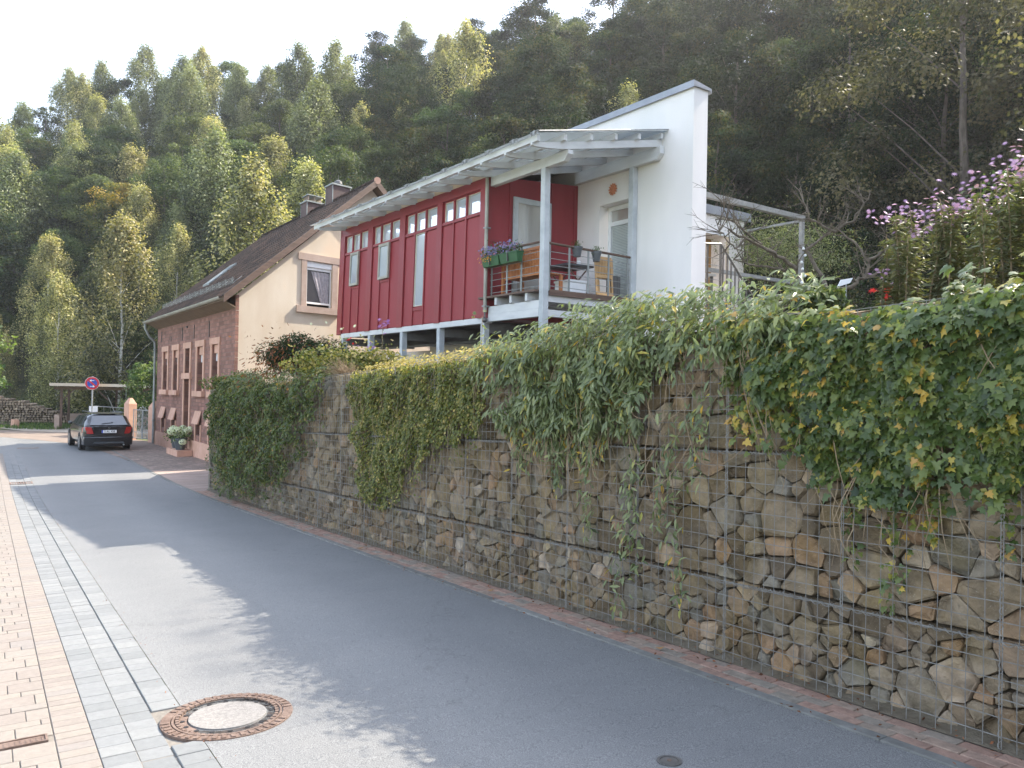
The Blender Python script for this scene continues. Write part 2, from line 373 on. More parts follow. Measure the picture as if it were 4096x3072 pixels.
M['pavefar'] = brickmat('pavement_far_pattern', (.30, .23, .19), (.36, .28, .24), (.20, .16, .13), 1.0, .2, .1, tuple(RDd))
M['grass'] = mat('rough_grass_ground', (.035, .065, .015), (.10, .13, .035), .95, 3, .6, 20)
M['forestfloor'] = mat('forest_floor', (.02, .028, .01), (.05, .045, .022), .95, 1.5, .6, 8)
M['gravel'] = mat('gravel', (.30, .26, .21), (.42, .37, .31), .95, 20, .6, 60)
G1 = [(0, (.018, .045, .012)), (.4, (.035, .085, .02)), (.75, (.07, .12, .03)), (.92, (.13, .16, .03)), (1, (.32, .22, .03))]
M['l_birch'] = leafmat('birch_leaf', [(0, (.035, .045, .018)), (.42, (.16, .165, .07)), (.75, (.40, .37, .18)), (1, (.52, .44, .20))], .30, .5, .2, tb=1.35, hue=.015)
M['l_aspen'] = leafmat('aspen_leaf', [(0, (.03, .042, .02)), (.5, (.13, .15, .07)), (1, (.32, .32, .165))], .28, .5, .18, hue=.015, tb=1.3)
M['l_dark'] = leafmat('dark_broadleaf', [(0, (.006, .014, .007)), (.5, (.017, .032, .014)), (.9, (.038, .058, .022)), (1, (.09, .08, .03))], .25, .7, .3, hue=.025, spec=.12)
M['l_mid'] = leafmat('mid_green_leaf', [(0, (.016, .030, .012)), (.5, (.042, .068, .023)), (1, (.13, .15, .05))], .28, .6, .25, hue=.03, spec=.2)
M['l_garden'] = leafmat('garden_green_leaf', [(0, (.025, .055, .015)), (.5, (.06, .11, .03)), (1, (.16, .20, .06))], .35, .5, 0)
M['l_olive'] = leafmat('olive_brown_leaf', [(0, (.03, .03, .017)), (.5, (.085, .080, .045)), (1, (.18, .155, .085))], .3, .6, spec=.25)
M['l_yellow'] = leafmat('yellowing_leaf', [(0, (.05, .075, .02)), (.5, (.13, .135, .03)), (.85, (.24, .18, .03)), (1, (.34, .22, .04))], .38, .5, .1)
M['l_ivy'] = leafmat('ivy_leaf', [(0, (.022, .042, .012)), (.42, (.070, .108, .026)), (.7, (.145, .18, .042)), (.9, (.31, .28, .05)), (.97, (.50, .34, .05)), (1, (.42, .25, .06))], .28, .4, spec=.5)
M['l_smallivy'] = leafmat('small_ivy_leaf', [(0, (.05, .07, .018)), (.45, (.14, .16, .042)), (.75, (.29, .26, .075)), (1, (.52, .40, .15))], .34, .45)
M['l_laurel'] = leafmat('long_leaf', [(0, (.07, .095, .04)), (.5, (.165, .20, .09)), (.8, (.28, .31, .15)), (.93, (.38, .36, .09)), (1, (.55, .34, .04))], .3, .42, spec=.5)
M['l_coton'] = leafmat('cotoneaster_leaf', [(0, (.035, .06, .016)), (.5, (.10, .135, .033)), (.85, (.22, .19, .05)), (1, (.40, .20, .05))], .3, .45)
M['l_redbrown'] = leafmat('red_brown_leaf', [(0, (.07, .025, .012)), (1, (.28, .10, .04))], .3)
M['l_aster'] = leafmat('aster_leaf', [(0, (.06, .07, .038)), (.6, (.16, .175, .095)), (1, (.20, .155, .06))], .22)
M['p_purple'] = leafmat('purple_petal', [(0, (.30, .12, .38)), (1, (.55, .28, .60))], .35)
M['p_pink'] = leafmat('lilac_pink_petal', [(0, (.42, .24, .50)), (.8, (.62, .42, .68)), (1, (.62, .28, .45))], .35, tb=1.0)
M['p_blue'] = leafmat('violet_blue_petal', [(0, (.16, .14, .32)), (.8, (.30, .26, .46)), (1, (.5, .2, .28))], .3)
M['p_red'] = leafmat('scarlet_petal', [(0, (.55, .01, .01)), (1, (.8, .05, .03))], .3)
M['p_white'] = leafmat('cream_petal', [(0, (.62, .66, .46)), (1, (.82, .82, .70))], .3, tb=1.1)
M['p_orange'] = leafmat('orange_petal', [(0, (.5, .18, .02)), (1, (.7, .35, .05))], .3)
M['fallen'] = mat('fallen_leaf', (.20, .10, .04), (.32, .18, .07), .8, 6)
def emis_none(): pass

# ------------------------------------------------------------------ foliage helper
TPL = {
 'dia': ([(0, 0, 0), (.5, .27, .07), (1, 0, 0), (.5, -.27, .07)], [(0, 3, 2), (0, 2, 1)]),
 'round': ([(0, 0, 0), (.3, .34, .06), (.75, .3, .05), (1, 0, -.03), (.75, -.3, .05), (.3, -.34, .06)], [(0, 5, 4, 3), (0, 3, 2, 1)]),
 'lance': ([(0, 0, 0), (.35, .14, .03), (.35, -.14, .03), (.7, .11, -.04), (.7, -.11, -.04), (1, 0, -.16), (.4, 0, -.02), (.7, 0, -.09)], [(0, 2, 6), (0, 6, 1), (6, 2, 4, 7), (6, 7, 3, 1), (7, 4, 5), (7, 5, 3)]),
 'ivy': ([(.32, 0, .05), (.08, 0, 0), (-.08, .2, -.02), (.1, .48, -.05), (.34, .27, .02), (.62, .36, -.04), (.66, .15, .02), (1.05, 0, -.08), (.66, -.15, .02), (.62, -.36, -.04), (.34, -.27, .02), (.1, -.48, -.05), (-.08, -.2, -.02)],
         [(0, i, i + 1) for i in range(1, 12)] + [(0, 12, 1)]),
 'star': ([(0, 0, 0)] + [((.5 if i % 2 == 0 else .2) * math.cos(i * math.pi / 8), (.5 if i % 2 == 0 else .2) * math.sin(i * math.pi / 8), .06 if i % 2 else .02) for i in range(16)], [(0, i + 1, (i + 1) % 16 + 1) for i in range(16)]),
}
def leaves(name, pos, nrm, size, tint, shape, material, parent=None, down=None, seed=0, wid=1.0):
    r = np.random.default_rng(seed)
    pos = np.asarray(pos, float); N = len(pos); nrm = np.asarray(nrm, float)
    nrm = nrm / (np.linalg.norm(nrm, axis=1, keepdims=True) + 1e-9)
    t = r.normal(size=(N, 3))
    if down is not None: t = t * .55 + np.asarray(down, float)
    t -= nrm * (t * nrm).sum(1, keepdims=True); t /= np.linalg.norm(t, axis=1, keepdims=True) + 1e-9
    b = np.cross(nrm, t)
    tv, tf = TPL[shape]; tv = np.array(tv) * np.array([1, wid, 1]); k = len(tv)
    V = pos[:, None, :] + (tv[None, :, 0:1] * t[:, None, :] + tv[None, :, 1:2] * b[:, None, :] + tv[None, :, 2:3] * nrm[:, None, :]) * np.asarray(size, float)[:, None, None]
    V = V.reshape(-1, 3).astype(np.float32)
    lens = np.array([len(f) for f in tf]); flat = np.concatenate([np.array(f) for f in tf])
    loops = (flat[None, :] + (np.arange(N) * k)[:, None]).reshape(-1).astype(np.int32)
    tot = np.tile(lens, N).astype(np.int32); start = np.concatenate([[0], np.cumsum(tot)[:-1]]).astype(np.int32)
    me = bpy.data.meshes.new(name)
    me.vertices.add(len(V)); me.vertices.foreach_set('co', V.reshape(-1))
    me.loops.add(len(loops)); me.loops.foreach_set('vertex_index', loops)
    me.polygons.add(len(tot)); me.polygons.foreach_set('loop_start', start); me.polygons.foreach_set('loop_total', tot)
    me.update(calc_edges=True)
    a = me.attributes.new('tint', 'FLOAT', 'POINT'); a.data.foreach_set('value', np.repeat(np.asarray(tint, np.float32), k))
    return link(name, me, material, parent)
def join_petals(*a): pass

# ================================================================== GROUND
FOOT = [(-120, 78), (-60, 66), (-32, 59), (-14, 47), (-2, 40), (8, 31), (15, 23), (21, 12), (27, -2), (36, -25), (60, -70)]
def foot_dist(x, y):
    """signed distance uphill of the foot line of the wooded slope"""
    best = 1e9; sg = 1
    for (x0, y0), (x1, y1) in zip(FOOT, FOOT[1:]):
        dx, dy = x1 - x0, y1 - y0; L = dx * dx + dy * dy
        t = max(0, min(1, ((x - x0) * dx + (y - y0) * dy) / L)); px, py = x0 + dx * t, y0 + dy * t
        dd = math.hypot(x - px, y - py)
        if dd < best: best = dd; sg = 1 if (dx * (y - y0) - dy * (x - x0)) > 0 else -1
    return best * sg
def base_z(x, y):
    p = Vector((x, y, 0)); u = p.dot(RDd); v = p.dot(RDe)
    z = gz(max(u, -60)) - .035
    dd = foot_dist(x, y)
    if dd > 0:
        h = .78 * dd if dd < 46 else .78 * 46 + .2 * (dd - 46)
        k = min(1, dd / 6); h *= k * k * (3 - 2 * k)
        z += h + .5 * noise.noise(Vector((x * .12, y * .12, 0))) * min(1, dd / 4)
    return z
def grid_mesh(name, xs, ys, fz, mats, parent=None, kind='structure'):
    V = [(x, y, fz(x, y)) for y in ys for x in xs]; n = len(xs)
    F = [(j * n + i, j * n + i + 1, (j + 1) * n + i + 1, (j + 1) * n + i) for j in range(len(ys) - 1) for i in range(n - 1)]
    me = bpy.data.meshes.new(name); me.from_pydata(V, [], F); me.shade_smooth()
    o = link(name, me, mats, parent); 
    if kind: o['kind'] = kind
    return o
def gmat():
    t = NT('ground_cover'); tc = t.n('TexCoord'); sp = t.n('SeparateXYZ'); t.l(tc.outputs['Object'], sp.inputs[0])
    n1 = t.n('TexNoise', i_Scale=.8, i_Detail=7); t.l(tc.outputs['Object'], n1.inputs[0])
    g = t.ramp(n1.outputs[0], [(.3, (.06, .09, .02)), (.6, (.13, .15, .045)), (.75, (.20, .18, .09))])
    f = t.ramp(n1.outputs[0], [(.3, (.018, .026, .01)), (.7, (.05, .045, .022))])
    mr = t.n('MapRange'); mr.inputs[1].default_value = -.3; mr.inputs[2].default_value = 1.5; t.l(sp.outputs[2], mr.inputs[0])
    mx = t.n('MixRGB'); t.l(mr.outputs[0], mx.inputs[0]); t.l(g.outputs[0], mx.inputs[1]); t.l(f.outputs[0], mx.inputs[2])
    p = t.n('BsdfPrincipled', i_Roughness=.95); t.l(mx.outputs[0], p.inputs[0])
    n2 = t.n('TexNoise', i_Scale=12.0, i_Detail=6); t.l(tc.outputs['Object'], n2.inputs[0]); b = t.n('Bump', i_Strength=.7, i_Distance=.08); t.l(n2.outputs[0], b.inputs['Height']); t.l(b.outputs[0], p.inputs['Normal'])
    t.l(p.outputs[0], t.out.inputs[0]); return t.mat
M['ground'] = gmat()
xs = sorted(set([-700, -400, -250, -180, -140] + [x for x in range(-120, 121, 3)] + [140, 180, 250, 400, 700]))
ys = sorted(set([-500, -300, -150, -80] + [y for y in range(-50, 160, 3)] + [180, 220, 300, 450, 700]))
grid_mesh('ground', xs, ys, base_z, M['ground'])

# street: straight down to the bend, then it swings left
def strip(name, uv_pairs, h, m_, parent=None, kind='structure', th=0):
    """sheet between two polylines given as (u, v_left, v_right)"""
    mb = MB(); V = []
    for u, a, b in uv_pairs: V += [RD(u, a, h), RD(u, b, h)]
    n = len(uv_pairs)
    mb.add(V, [(2 * i, 2 * i + 1, 2 * i + 3, 2 * i + 2) for i in range(n - 1)])
    o = mb.build(name, m_, parent)
    if kind: o['kind'] = kind
    return o
us = [-14, -8] + [x * 1.0 for x in range(-4, 36)]
road = strip('road', [(u, 1.03 if u < 28 else 1.03 - (u - 28) ** 2 * .10, 4.07 if u < 29 else 4.07 - .06 * (u - 29)) for u in us] +
             [(36, -6.0, 3.6), (38, -12, 3.3), (40, -20, 2.6), (42, -26, 1.8), (44, -32, .8), (46, -36, -.6), (48, -40, -2.6), (50, -44, -6)], 0, M['asphalt'])
# pale lay-by paving on the outer side of the bend, then gravel
strip('pavement_bend', [(36, 3.6, 7), (38, 3.3, 6.5), (40, 2.6, 6.2), (42, 1.8, 5.6), (44, .8, 5), (46, -.6, 4.4), (48, -2.6, 3.2), (50, -6, 1.5), (54, -18, -2)], .004, M['pavefar'])
strip('gravel_verge', [(42, 5.7, 12), (44, 5.1, 13), (46, 4.5, 13), (48, 3.3, 13), (50, 1.6, 12.5), (53, .5, 11.5), (56, 0, 9)], .008, M['gravel'])

def add_pieces(root, name, items, m_, mk, limit=300, stuffname=None):
    """items nearest-first; the first ones become separate parts, the rest one joined part"""
    for it in items[:limit]:
        mb = MB(); mk(mb, it); mb.build(name, m_, root)
    if items[limit:]:
        mb = MB()
        for it in items[limit:]: mk(mb, it)
        o = mb.build(stuffname or name + '_field', m_, root); o['kind'] = 'stuff'
def block(mb, it):
    """slightly chamfered paving block: u0,u1,v0,v1,h,tint,tilt"""
    u0, u1, v0, v1, h, ti, tl = it; g = .0022; c = .0035
    mb.tint = ti
    a = [RD(u0 + g, v0 + g, -.05), RD(u1 - g, v0 + g, -.05), RD(u1 - g, v1 - g, -.05), RD(u0 + g, v1 - g, -.05)]
    b = [RD(u0 + g, v0 + g, h - c), RD(u1 - g, v0 + g, h - c + tl), RD(u1 - g, v1 - g, h - c + tl), RD(u0 + g, v1 - g, h - c)]
    e_ = [RD(u0 + g + c, v0 + g + c, h), RD(u1 - g - c, v0 + g + c, h + tl), RD(u1 - g - c, v1 - g - c, h + tl), RD(u0 + g + c, v1 - g - c, h)]
    n = len(mb.v)
    mb.add(a + b + e_, [(0, 1, 5, 4), (1, 2, 6, 5), (2, 3, 7, 6), (3, 0, 4, 7), (4, 5, 9, 8), (5, 6, 10, 9), (6, 7, 11, 10), (7, 4, 8, 11), (8, 9, 10, 11)])
rr = random.Random(3)
# --- left pavement
pl = strip('pavement_left', [(u, -3.5, .53) for u in us[:-1]] , -.003, M['joint'])
items = []
u = -3.0; row = 0
while u < 34:
    th = (.2, .1)[row % 2]; off = (row * .07) % .2
    v = .35
    items.append((u, u + th / 2 if th == .2 else u + th, .35, .53, .004, rr.random(), rr.uniform(-.002, .002)))
    if th == .2: items.append((u + .1, u + .2, .35, .53, .004, rr.random(), rr.uniform(-.002, .002)))
    v1 = .35; first = True
    while v1 > -1.0:
        w = off if (first and off > .05) else (.2 if th == .2 else .3)
        first = False
        items.append((u, u + th, v1 - w, v1, .004 + rr.uniform(-.0015, .0015), rr.random(), rr.uniform(-.002, .002))); v1 -= w
    u += th; row += 1
items = [i for i in items if not (4.99 < (i[0] + i[1]) / 2 < 5.13 and .05 < (i[2] + i[3]) / 2 < .33)]
items.sort(key=lambda i: (0 if (i[0] > 3.9 and i[3] > -.1) else 50) + i[0] + abs(i[2]) * 2)
add_pieces(pl, 'paving_brick', items, M['roadbrick'], block, 300, 'paving_brick_field')
strip('pavement_left_outer', [(u, -3.5, -1.0) for u in us[:-1]], .002, M['pavefar'], pl, None)
# --- gutter of three rows of grey blocks
gu = strip('gutter', [(u, .53, 1.03) for u in us[:-1]], -.011, M['joint'])
items = []
for k, (v0, v1) in enumerate(((.53, .70), (.70, .865), (.865, 1.03))):
    u = -3 + .06 * k
    while u < 34:
        L = rr.uniform(.14, .165)
        c = math.hypot((u + L / 2) - 4.85, (v0 + v1) / 2 - 1.23)
        if c > .40 or v1 < .85:
            items.append((u, u + L, v0, v1, -.008 * (k == 1) + .001 + rr.uniform(-.002, .002), rr.random(), rr.uniform(-.002, .002)))
        u += L
items.sort(key=lambda i: (0 if i[0] > 3.4 else 50) + i[0])
add_pieces(gu, 'gutter_block', items, M['greyblock'], block, 300, 'gutter_block_row')
# --- strip below the gabion wall
pr = strip('pavement_right', [(u, 4.07, 4.52) for u in [-14, -8] + [x * 1.0 for x in range(-4, 21)]], -.012, M['joint'])
items = []; u = -2.5
while u < 34:
    L = 1.0; items.append((u, u + L, 4.07, 4.155, .012, rr.random(), 0)); u += L
add_pieces(pr, 'kerb_stone', items, M['kerb'], block)
items = []
for k in range(3):
    u = -2.5 + .07 * k
    while u < 20:
        items.append((u, u + .2, 4.155 + .098 * k, 4.253 + .098 * k, .008 + rr.uniform(-.003, .003), rr.random(), rr.uniform(-.003, .003))); u += .2
items.sort(key=lambda i: (0 if i[0] > 1.5 else 50) + i[0])
add_pieces(pr, 'paver', items, M['redbrick'], block)
o = MB()
for i in range(-3, 20): o.add([RD(i, 4.445, .010), RD(i + 1, 4.445, .010), RD(i + 1, 4.60, .05), RD(i, 4.60, .05)], [(0, 1, 2, 3)])
o.build('mortar_haunch', mat('mortar_haunch', (.105, .085, .058), (.17, .145, .105), .95, 7, .9, 40), pr)
strip('pavement_house', [(19.8, 4.155, 6.6), (22, 4.155, 6.6), (26, 4.155, 6.6), (29, 4.155, 6.6), (30, 4.0, 6.6), (34, 3.72, 6.6), (36, 3.5, 7)], .008, M['pavefar'])
# --- fallen leaves
for i in range(9):
    u_, v_ = rr.uniform(2.2, 12), rr.uniform(4.1, 4.4)
    mb = MB(); c = RD(u_, v_, .02); s_ = rr.uniform(.03, .055); a = rr.uniform(0, 6.3); fr = local(c, a)
    mb.add([fr(-s_, 0, .01), fr(0, s_ * .6, 0), fr(s_, 0, .02), fr(0, -s_ * .6, .004)], [(0, 1, 2), (0, 2, 3)])
    o = mb.build('fallen_leaf', M['fallen']); tag(o, 'small dry brown leaf lying on the paver strip below the gabion wall', 'leaf', 'dry leaves on the paver strip')

# --- manhole
t = thing('manhole_cover', RD(4.85, 1.23, .004), 'round rusty cast iron manhole cover with pale concrete centre beside the grey gutter blocks', 'manhole cover')
nrm = (RD(4.85, 1.23 + 1, 0) - RD(4.85, 1.23, 0)).cross(RD(3.85, 1.23, 0) - RD(4.85, 1.23, 0)).normalized(); nrm = nrm if nrm.z > 0 else -nrm
cc = RD(4.85, 1.23, 0)
mb = MB().disc(cc - nrm * .06, nrm, .315, .37, .066, 48); mb.disc(cc - nrm * .06, nrm, .296, .309, .068, 48); mb.build('frame', M['iron'], t)
mb = MB()
for k in range(44):
    a = 2 * math.pi * k / 44
    if k % 22 < 3: continue
    x = Vector((math.cos(a), math.sin(a), 0)); x -= nrm * x.dot(nrm); y = nrm.cross(x)
    f = lambda r, w, z: cc + x * r + y * w + nrm * z
    mb.box(f, .322, .362, -.012, .012, 0, .0115)
mb.build('frame_rib', M['iron'], t)['kind'] = 'stuff'
mb = MB().disc(cc - nrm * .06, nrm, .225, .292, .060, 48); lid = mb.build('cover_ring', M['iron'], t)
mb = MB(); mb2 = MB()
for k in range(16):
    a = 2 * math.pi * k / 16; x = Vector((math.cos(a), math.sin(a), 0)); x -= nrm * x.dot(nrm); y = nrm.cross(x)
    mb.disc(cc + x * .248 + nrm * .002, nrm, 0, .014, .0015, 10)
    for q in (-.5, -.17, .17, .5):
        a2 = a + q * .39 + .19; x2 = Vector((math.cos(a2), math.sin(a2), 0)); y2 = nrm.cross(x2)
        f = lambda r, w, z: cc + x2 * r + y2 * w + nrm * z
        mb2.box(f, .268, .288, -.013, .013, 0, .010)
mb.build('vent_hole', M['black'], lid)['kind'] = 'stuff'; mb2.build('raised_stud', M['iron'], lid)['kind'] = 'stuff'
MB().disc(cc - nrm * .05, nrm, 0, .218, .058, 48).build('concrete_infill', M['concrete'], t)
# small round cap in the asphalt
c2 = RD(2.95, 2.95, 0); t = thing('water_valve_cap', c2, 'small dark round iron cap set in the shaded asphalt at the bottom edge', 'valve cap')
MB().disc(c2 - nrm * .03, nrm, .048, .064, .036, 24).build('frame', M['darksteel'], t)
MB().disc(c2 - nrm * .03, nrm, 0, .045, .035, 24).build('lid', M['darksteel'], t); MB().disc(c2 + nrm * .005, nrm, 0, .012, .004, 10).build('key_socket', M['iron'], t)
# small rectangular cover in the pavement
t = thing('hydrant_cover', RD(5.06, .19, 0), 'small rectangular rusty iron cover in the rose paving bricks', 'hydrant cover')
f = lambda a, b, c: RD(5.06 + a, .19 + b, c)
mb = MB(); mb.box(f, -.055, .055, -.13, -.118, -.03, .012); mb.box(f, -.055, .055, .118, .13, -.03, .012); mb.box(f, -.055, -.043, -.118, .118, -.03, .012); mb.box(f, .043, .055, -.118, .118, -.03, .012); mb.build('frame', M['iron'], t)
MB().box(f, -.042, .042, -.117, .117, -.03, .006).build('lid', M['iron'], t)
mb = MB()
for k in range(9): mb.box(f, -.03, .03, -.10 + k * .025, -.092 + k * .025, .006, .0095)
mb.build('lid_rib', M['iron'], t)
# gully grate & far manhole
t = thing('gully_grate', RD(23.8, .78, 0), 'rusty square gully grate in the gutter, crossed by a strip of sunlight', 'drain grate')
f = lambda a, b, c: RD(23.8 + a, .78 + b, c)
mb = MB(); mb.box(f, -.26, .26, -.25, -.21, -.03, .010); mb.box(f, -.26, .26, .21, .25, -.03, .010); mb.box(f, -.26, -.22, -.21, .21, -.03, .010); mb.box(f, .22, .26, -.21, .21, -.03, .010); mb.build('frame', M['iron'], t)
for k in range(7): MB().box(f, -.22, .22, -.19 + k * .058, -.165 + k * .058, -.03, .007).build('bar', M['iron'], t)
t = thing('far_manhole_cover', RD(36.6, 1.4, 0), 'round manhole cover far down the street on sunlit asphalt', 'manhole cover')
MB().disc(RD(36.6, 1.4, -.03), ZV, .30, .38, .037, 32).build('frame', M['iron'], t); MB().disc(RD(36.6, 1.4, -.03), ZV, 0, .29, .036, 32).build('lid', M['concrete'], t)

# ================================================================== GABION WALL
WV = 4.5; WU0, WU1 = -1.67, 20.1
L1, L2, L3 = .575, 1.51, 2.42
def voronoi(u0, u1, h0, h1, size, seed):
    r = random.Random(seed); pts = []; cell = {}
    tries = int((u1 - u0) * (h1 - h0) / (size * size) * 30)
    for _ in range(tries):
        x, y = r.uniform(u0, u1), r.uniform(h0, h1); rad = size * r.choice((.42, .6, .8, 1.0, 1.1, 1.45)) * .8
        cx, cy = int(x / .3), int(y / .3); ok = True
        for i in (-1, 0, 1):
            for j in (-1, 0, 1):
                for (qx, qy, qr) in cell.get((cx + i, cy + j), ()):
                    if (qx - x) ** 2 * .85 + (qy - y) ** 2 * 1.1 < ((rad + qr) / 2) ** 2: ok = False; break
                if not ok: break
            if not ok: break
        if ok: cell.setdefault((cx, cy), []).append((x, y, rad)); pts.append((x, y, rad))
    out = []
    for (x, y, rad) in pts:
        poly = [(u0, h0), (u1, h0), (u1, h1), (u0, h1)]
        cx, cy = int(x / .3), int(y / .3)
        nb = [q for i in range(-2, 3) for j in range(-2, 3) for q in cell.get((cx + i, cy + j), ()) if q[0] != x]
        nb.sort(key=lambda q: (q[0] - x) ** 2 + (q[1] - y) ** 2)
        for q in nb[:24]:
            nx, ny = q[0] - x, q[1] - y; dd = nx * nx + ny * ny
            k = .5 + .5 * (rad - q[2]) / (rad + q[2]) * .8; c = (nx * (x + nx * k) + ny * (y + ny * k))
            new = []
            for i in range(len(poly)):
                a, b = poly[i], poly[(i + 1) % len(poly)]
                da, db = nx * a[0] + ny * a[1] - c, nx * b[0] + ny * b[1] - c
                if da <= 0: new.append(a)
                if (da < 0) != (db < 0) and abs(da - db) > 1e-12:
                    tt = da / (da - db); new.append((a[0] + (b[0] - a[0]) * tt, a[1] + (b[1] - a[1]) * tt))
            poly = new
            if len(poly) < 3: break
        if len(poly) >= 3: out.append(((x, y), poly, rad))
    return out
def rock(mb, c, poly, v, r, deep=.16, pt=RD):
    # drop very short edges, cut corners, then loft back ring > rim > chamfer > face
    P = []
    for i, p in enumerate(poly):
        q = poly[(i + 1) % len(poly)]
        if math.hypot(p[0] - q[0], p[1] - q[1]) > .018: P.append(p)
    if len(P) < 3: return False
    cx = sum(p[0] for p in P) / len(P); cy = sum(p[1] for p in P) / len(P)
    Q = []
    for i, p in enumerate(P):
        a, b = P[i - 1], P[(i + 1) % len(P)]; k = r.uniform(.04, .16)
        Q.append((p[0] + (a[0] - p[0]) * k, p[1] + (a[1] - p[1]) * k)); k = r.uniform(.04, .16)
        Q.append((p[0] + (b[0] - p[0]) * k, p[1] + (b[1] - p[1]) * k))
    size = max(math.hypot(p[0] - cx, p[1] - cy) for p in Q); gap = r.uniform(.0, .006)
    def ring(sc, dv, j):
        out = []
        for (x, y) in Q:
            dx, dy = x - cx, y - cy; L = math.hypot(dx, dy) + 1e-9; k = max(.2, (L - gap) / L) * sc
            kk = 1 + r.uniform(-j, j)
            out.append((cx + dx * k * kk, cy + dy * k * kk, dv))
        return out
    tx, ty = r.uniform(-.40, .40), r.uniform(-.45, .35); bulge = min(.05, size * r.uniform(.10, .45)); vo = r.uniform(-.002, .034)
    rings = [ring(.82, deep, 0), ring(1, .05, .02), ring(.975, .012, .02)]
    face = [(x, y, -bulge + (x - cx) * tx + (y - cy) * ty + r.uniform(-.007, .007)) for (x, y, _) in ring(r.uniform(.74, .9), 0, .06)]
    rings.append(face); mn = min(f[2] for f in face); sh = -mn + vo - .02 - .0
    V = []
    for i, rg in enumerate(rings):
        for (x, y, dv) in rg: V.append(pt(x, v + dv + (sh if i >= 3 else vo), y) if i else pt(x, v + dv, y))
    cvo = sum(f[2] for f in face) / len(face) + sh - r.uniform(0, .008)
    V.append(pt(cx, v + cvo, cy)); n = len(Q)
    F = [(i * n + j, i * n + (j + 1) % n, (i + 1) * n + (j + 1) % n, (i + 1) * n + j) for i in range(3) for j in range(n)]
    F += [(3 * n + j, 3 * n + (j + 1) % n, 4 * n) for j in range(n)]
    mb.add(V, F); return True
wall = thing('gabion_wall', RD(9, WV, 0), 'long gabion retaining wall of grey and brown quarry stones in wire mesh along the street', 'gabion wall')
cells = []
for li, (h0, h1, sz) in enumerate(((0.01, L1, .19), (L1 + .01, L2, .245), (L2 + .01, L3, .26))):
    for it in voronoi(WU0, WU1, h0, h1, sz, 11 + li): cells.append((li, it))
def cdist(c): (x, y), p, r_ = c[1]; q = RD(x, WV, y); return (q - Vector((0, 0, 1.76))).length
cov = lambda c: (1 if c[1][0][0] < 1.75 else 0)
cells.sort(key=lambda c: (cov(c), cdist(c) / max(.3, c[1][2] / .15)))
rs = random.Random(5); nst = 0; rest = MB()
for c in cells:
    li, (cen, poly, rad) = c
    if nst < 300 and not cov(c):
        mb = MB(); mb.tint = rs.random()
        if rock(mb, cen, poly, WV + .02, rs): mb.build('stone', M['stone'], wall); nst += 1
    else:
        rest.tint = rs.random(); rock(rest, cen, poly, WV + .02, rs)
rest.build('stone_fill', M['stone'], wall)['kind'] = 'stuff'
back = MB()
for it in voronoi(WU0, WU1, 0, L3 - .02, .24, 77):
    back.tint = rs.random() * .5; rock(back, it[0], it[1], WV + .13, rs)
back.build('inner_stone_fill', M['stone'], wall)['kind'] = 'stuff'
mb = MB(); uu = [WU0 + i * (WU1 - WU0) / 40 for i in range(41)]
for a, b in zip(uu, uu[1:]): mb.add([RD(a, WV + .22, -.3), RD(b, WV + .22, -.3), RD(b, WV + .22, L3 - .02), RD(a, WV + .22, L3 - .02)], [(0, 1, 2, 3)])
mb.add([RD(WU1, WV + .1, -.3), RD(WU1, WV + .9, -.3), RD(WU1, WV + .9, L3), RD(WU1, WV + .1, L3)], [(0, 1, 2, 3)])
mb.build('earth_backing', M['soil'], wall)
# far end stones (return face)
endf = lambda x, v, h: RD(WU1 - .02 - (v - WV - .02) * 1.0, x, h)
eb = MB()
for it in voronoi(WV, WV + .9, 0, L3, .17, 5):
    eb.tint = rs.random(); rock(eb, it[0], it[1], WV + .02, rs, pt=lambda a, b, c: RD(WU1 - (b - WV), a, c))
eb.build('end_stone_fill', M['stone'], wall)['kind'] = 'stuff'
# wire baskets
JW = .935; joints = [3.005 + JW * k for k in range(-5, 19)]
def wave(u, h): return .003 * math.sin(u * 5.1 + h * 3) + .002 * math.sin(u * 13.7 + h * 7)
for li, (h0, h1) in enumerate(((-.02, L1), (L1, L2), (L2, L3))):
    for ja, jb in zip(joints, joints[1:]):
        if ja < WU0 - .05 or jb > WU1 + .5: continue
        mb = MB(); near = jb < 9; rw = .0028 if near else .0029
        nv = 11; nh = max(2, round((h1 - h0) / .1))
        vv_ = WV - .034 + rr.uniform(-.004, .004)
        for k in range(1, nv):
            u_ = ja + (jb - ja) * k / nv + rr.uniform(-.004, .004); bend = rr.uniform(-.008, .008)
            mb.tube([RD(u_, vv_, h0), RD(u_ + bend, vv_ + wave(u_, h0 + .4), (h0 + h1) / 2), RD(u_, vv_, h1)], rw * .85, 4, False)
        for k in range(0, nh + 1):
            h_ = h0 + (h1 - h0) * k / nh; b2 = rr.uniform(-.006, .004)
            mb.tube([RD(ja, vv_ + .004, h_), RD((ja * 2 + jb) / 3, vv_ + .004 + wave(ja, h_), h_ + b2), RD((ja + 2 * jb) / 3, vv_ + .004, h_ + b2), RD(jb, vv_ + .004, h_)], rw * 1.12, 4, False)
        mb.build('wire_panel', M['wire'], wall)
    for j in joints:
        if j < WU0 or j > WU1: continue
        mb = MB(); n = int((h1 - h0) / .055) * 6
        mb.tube([RD(j + .011 * math.cos(k * math.pi / 3), WV - .034 + .012 * math.sin(k * math.pi / 3), h0 + (h1 - h0) * k / n) for k in range(n + 1)], .0021, 3, False)
        mb.tube([RD(j - .007, WV - .034, h0), RD(j - .007, WV - .034, h1)], .0028, 3, False); mb.tube([RD(j + .007, WV - .034, h0), RD(j + .007, WV - .034, h1)], .0028, 3, False)
        mb.build('lacing_wire', M['wire'], wall)
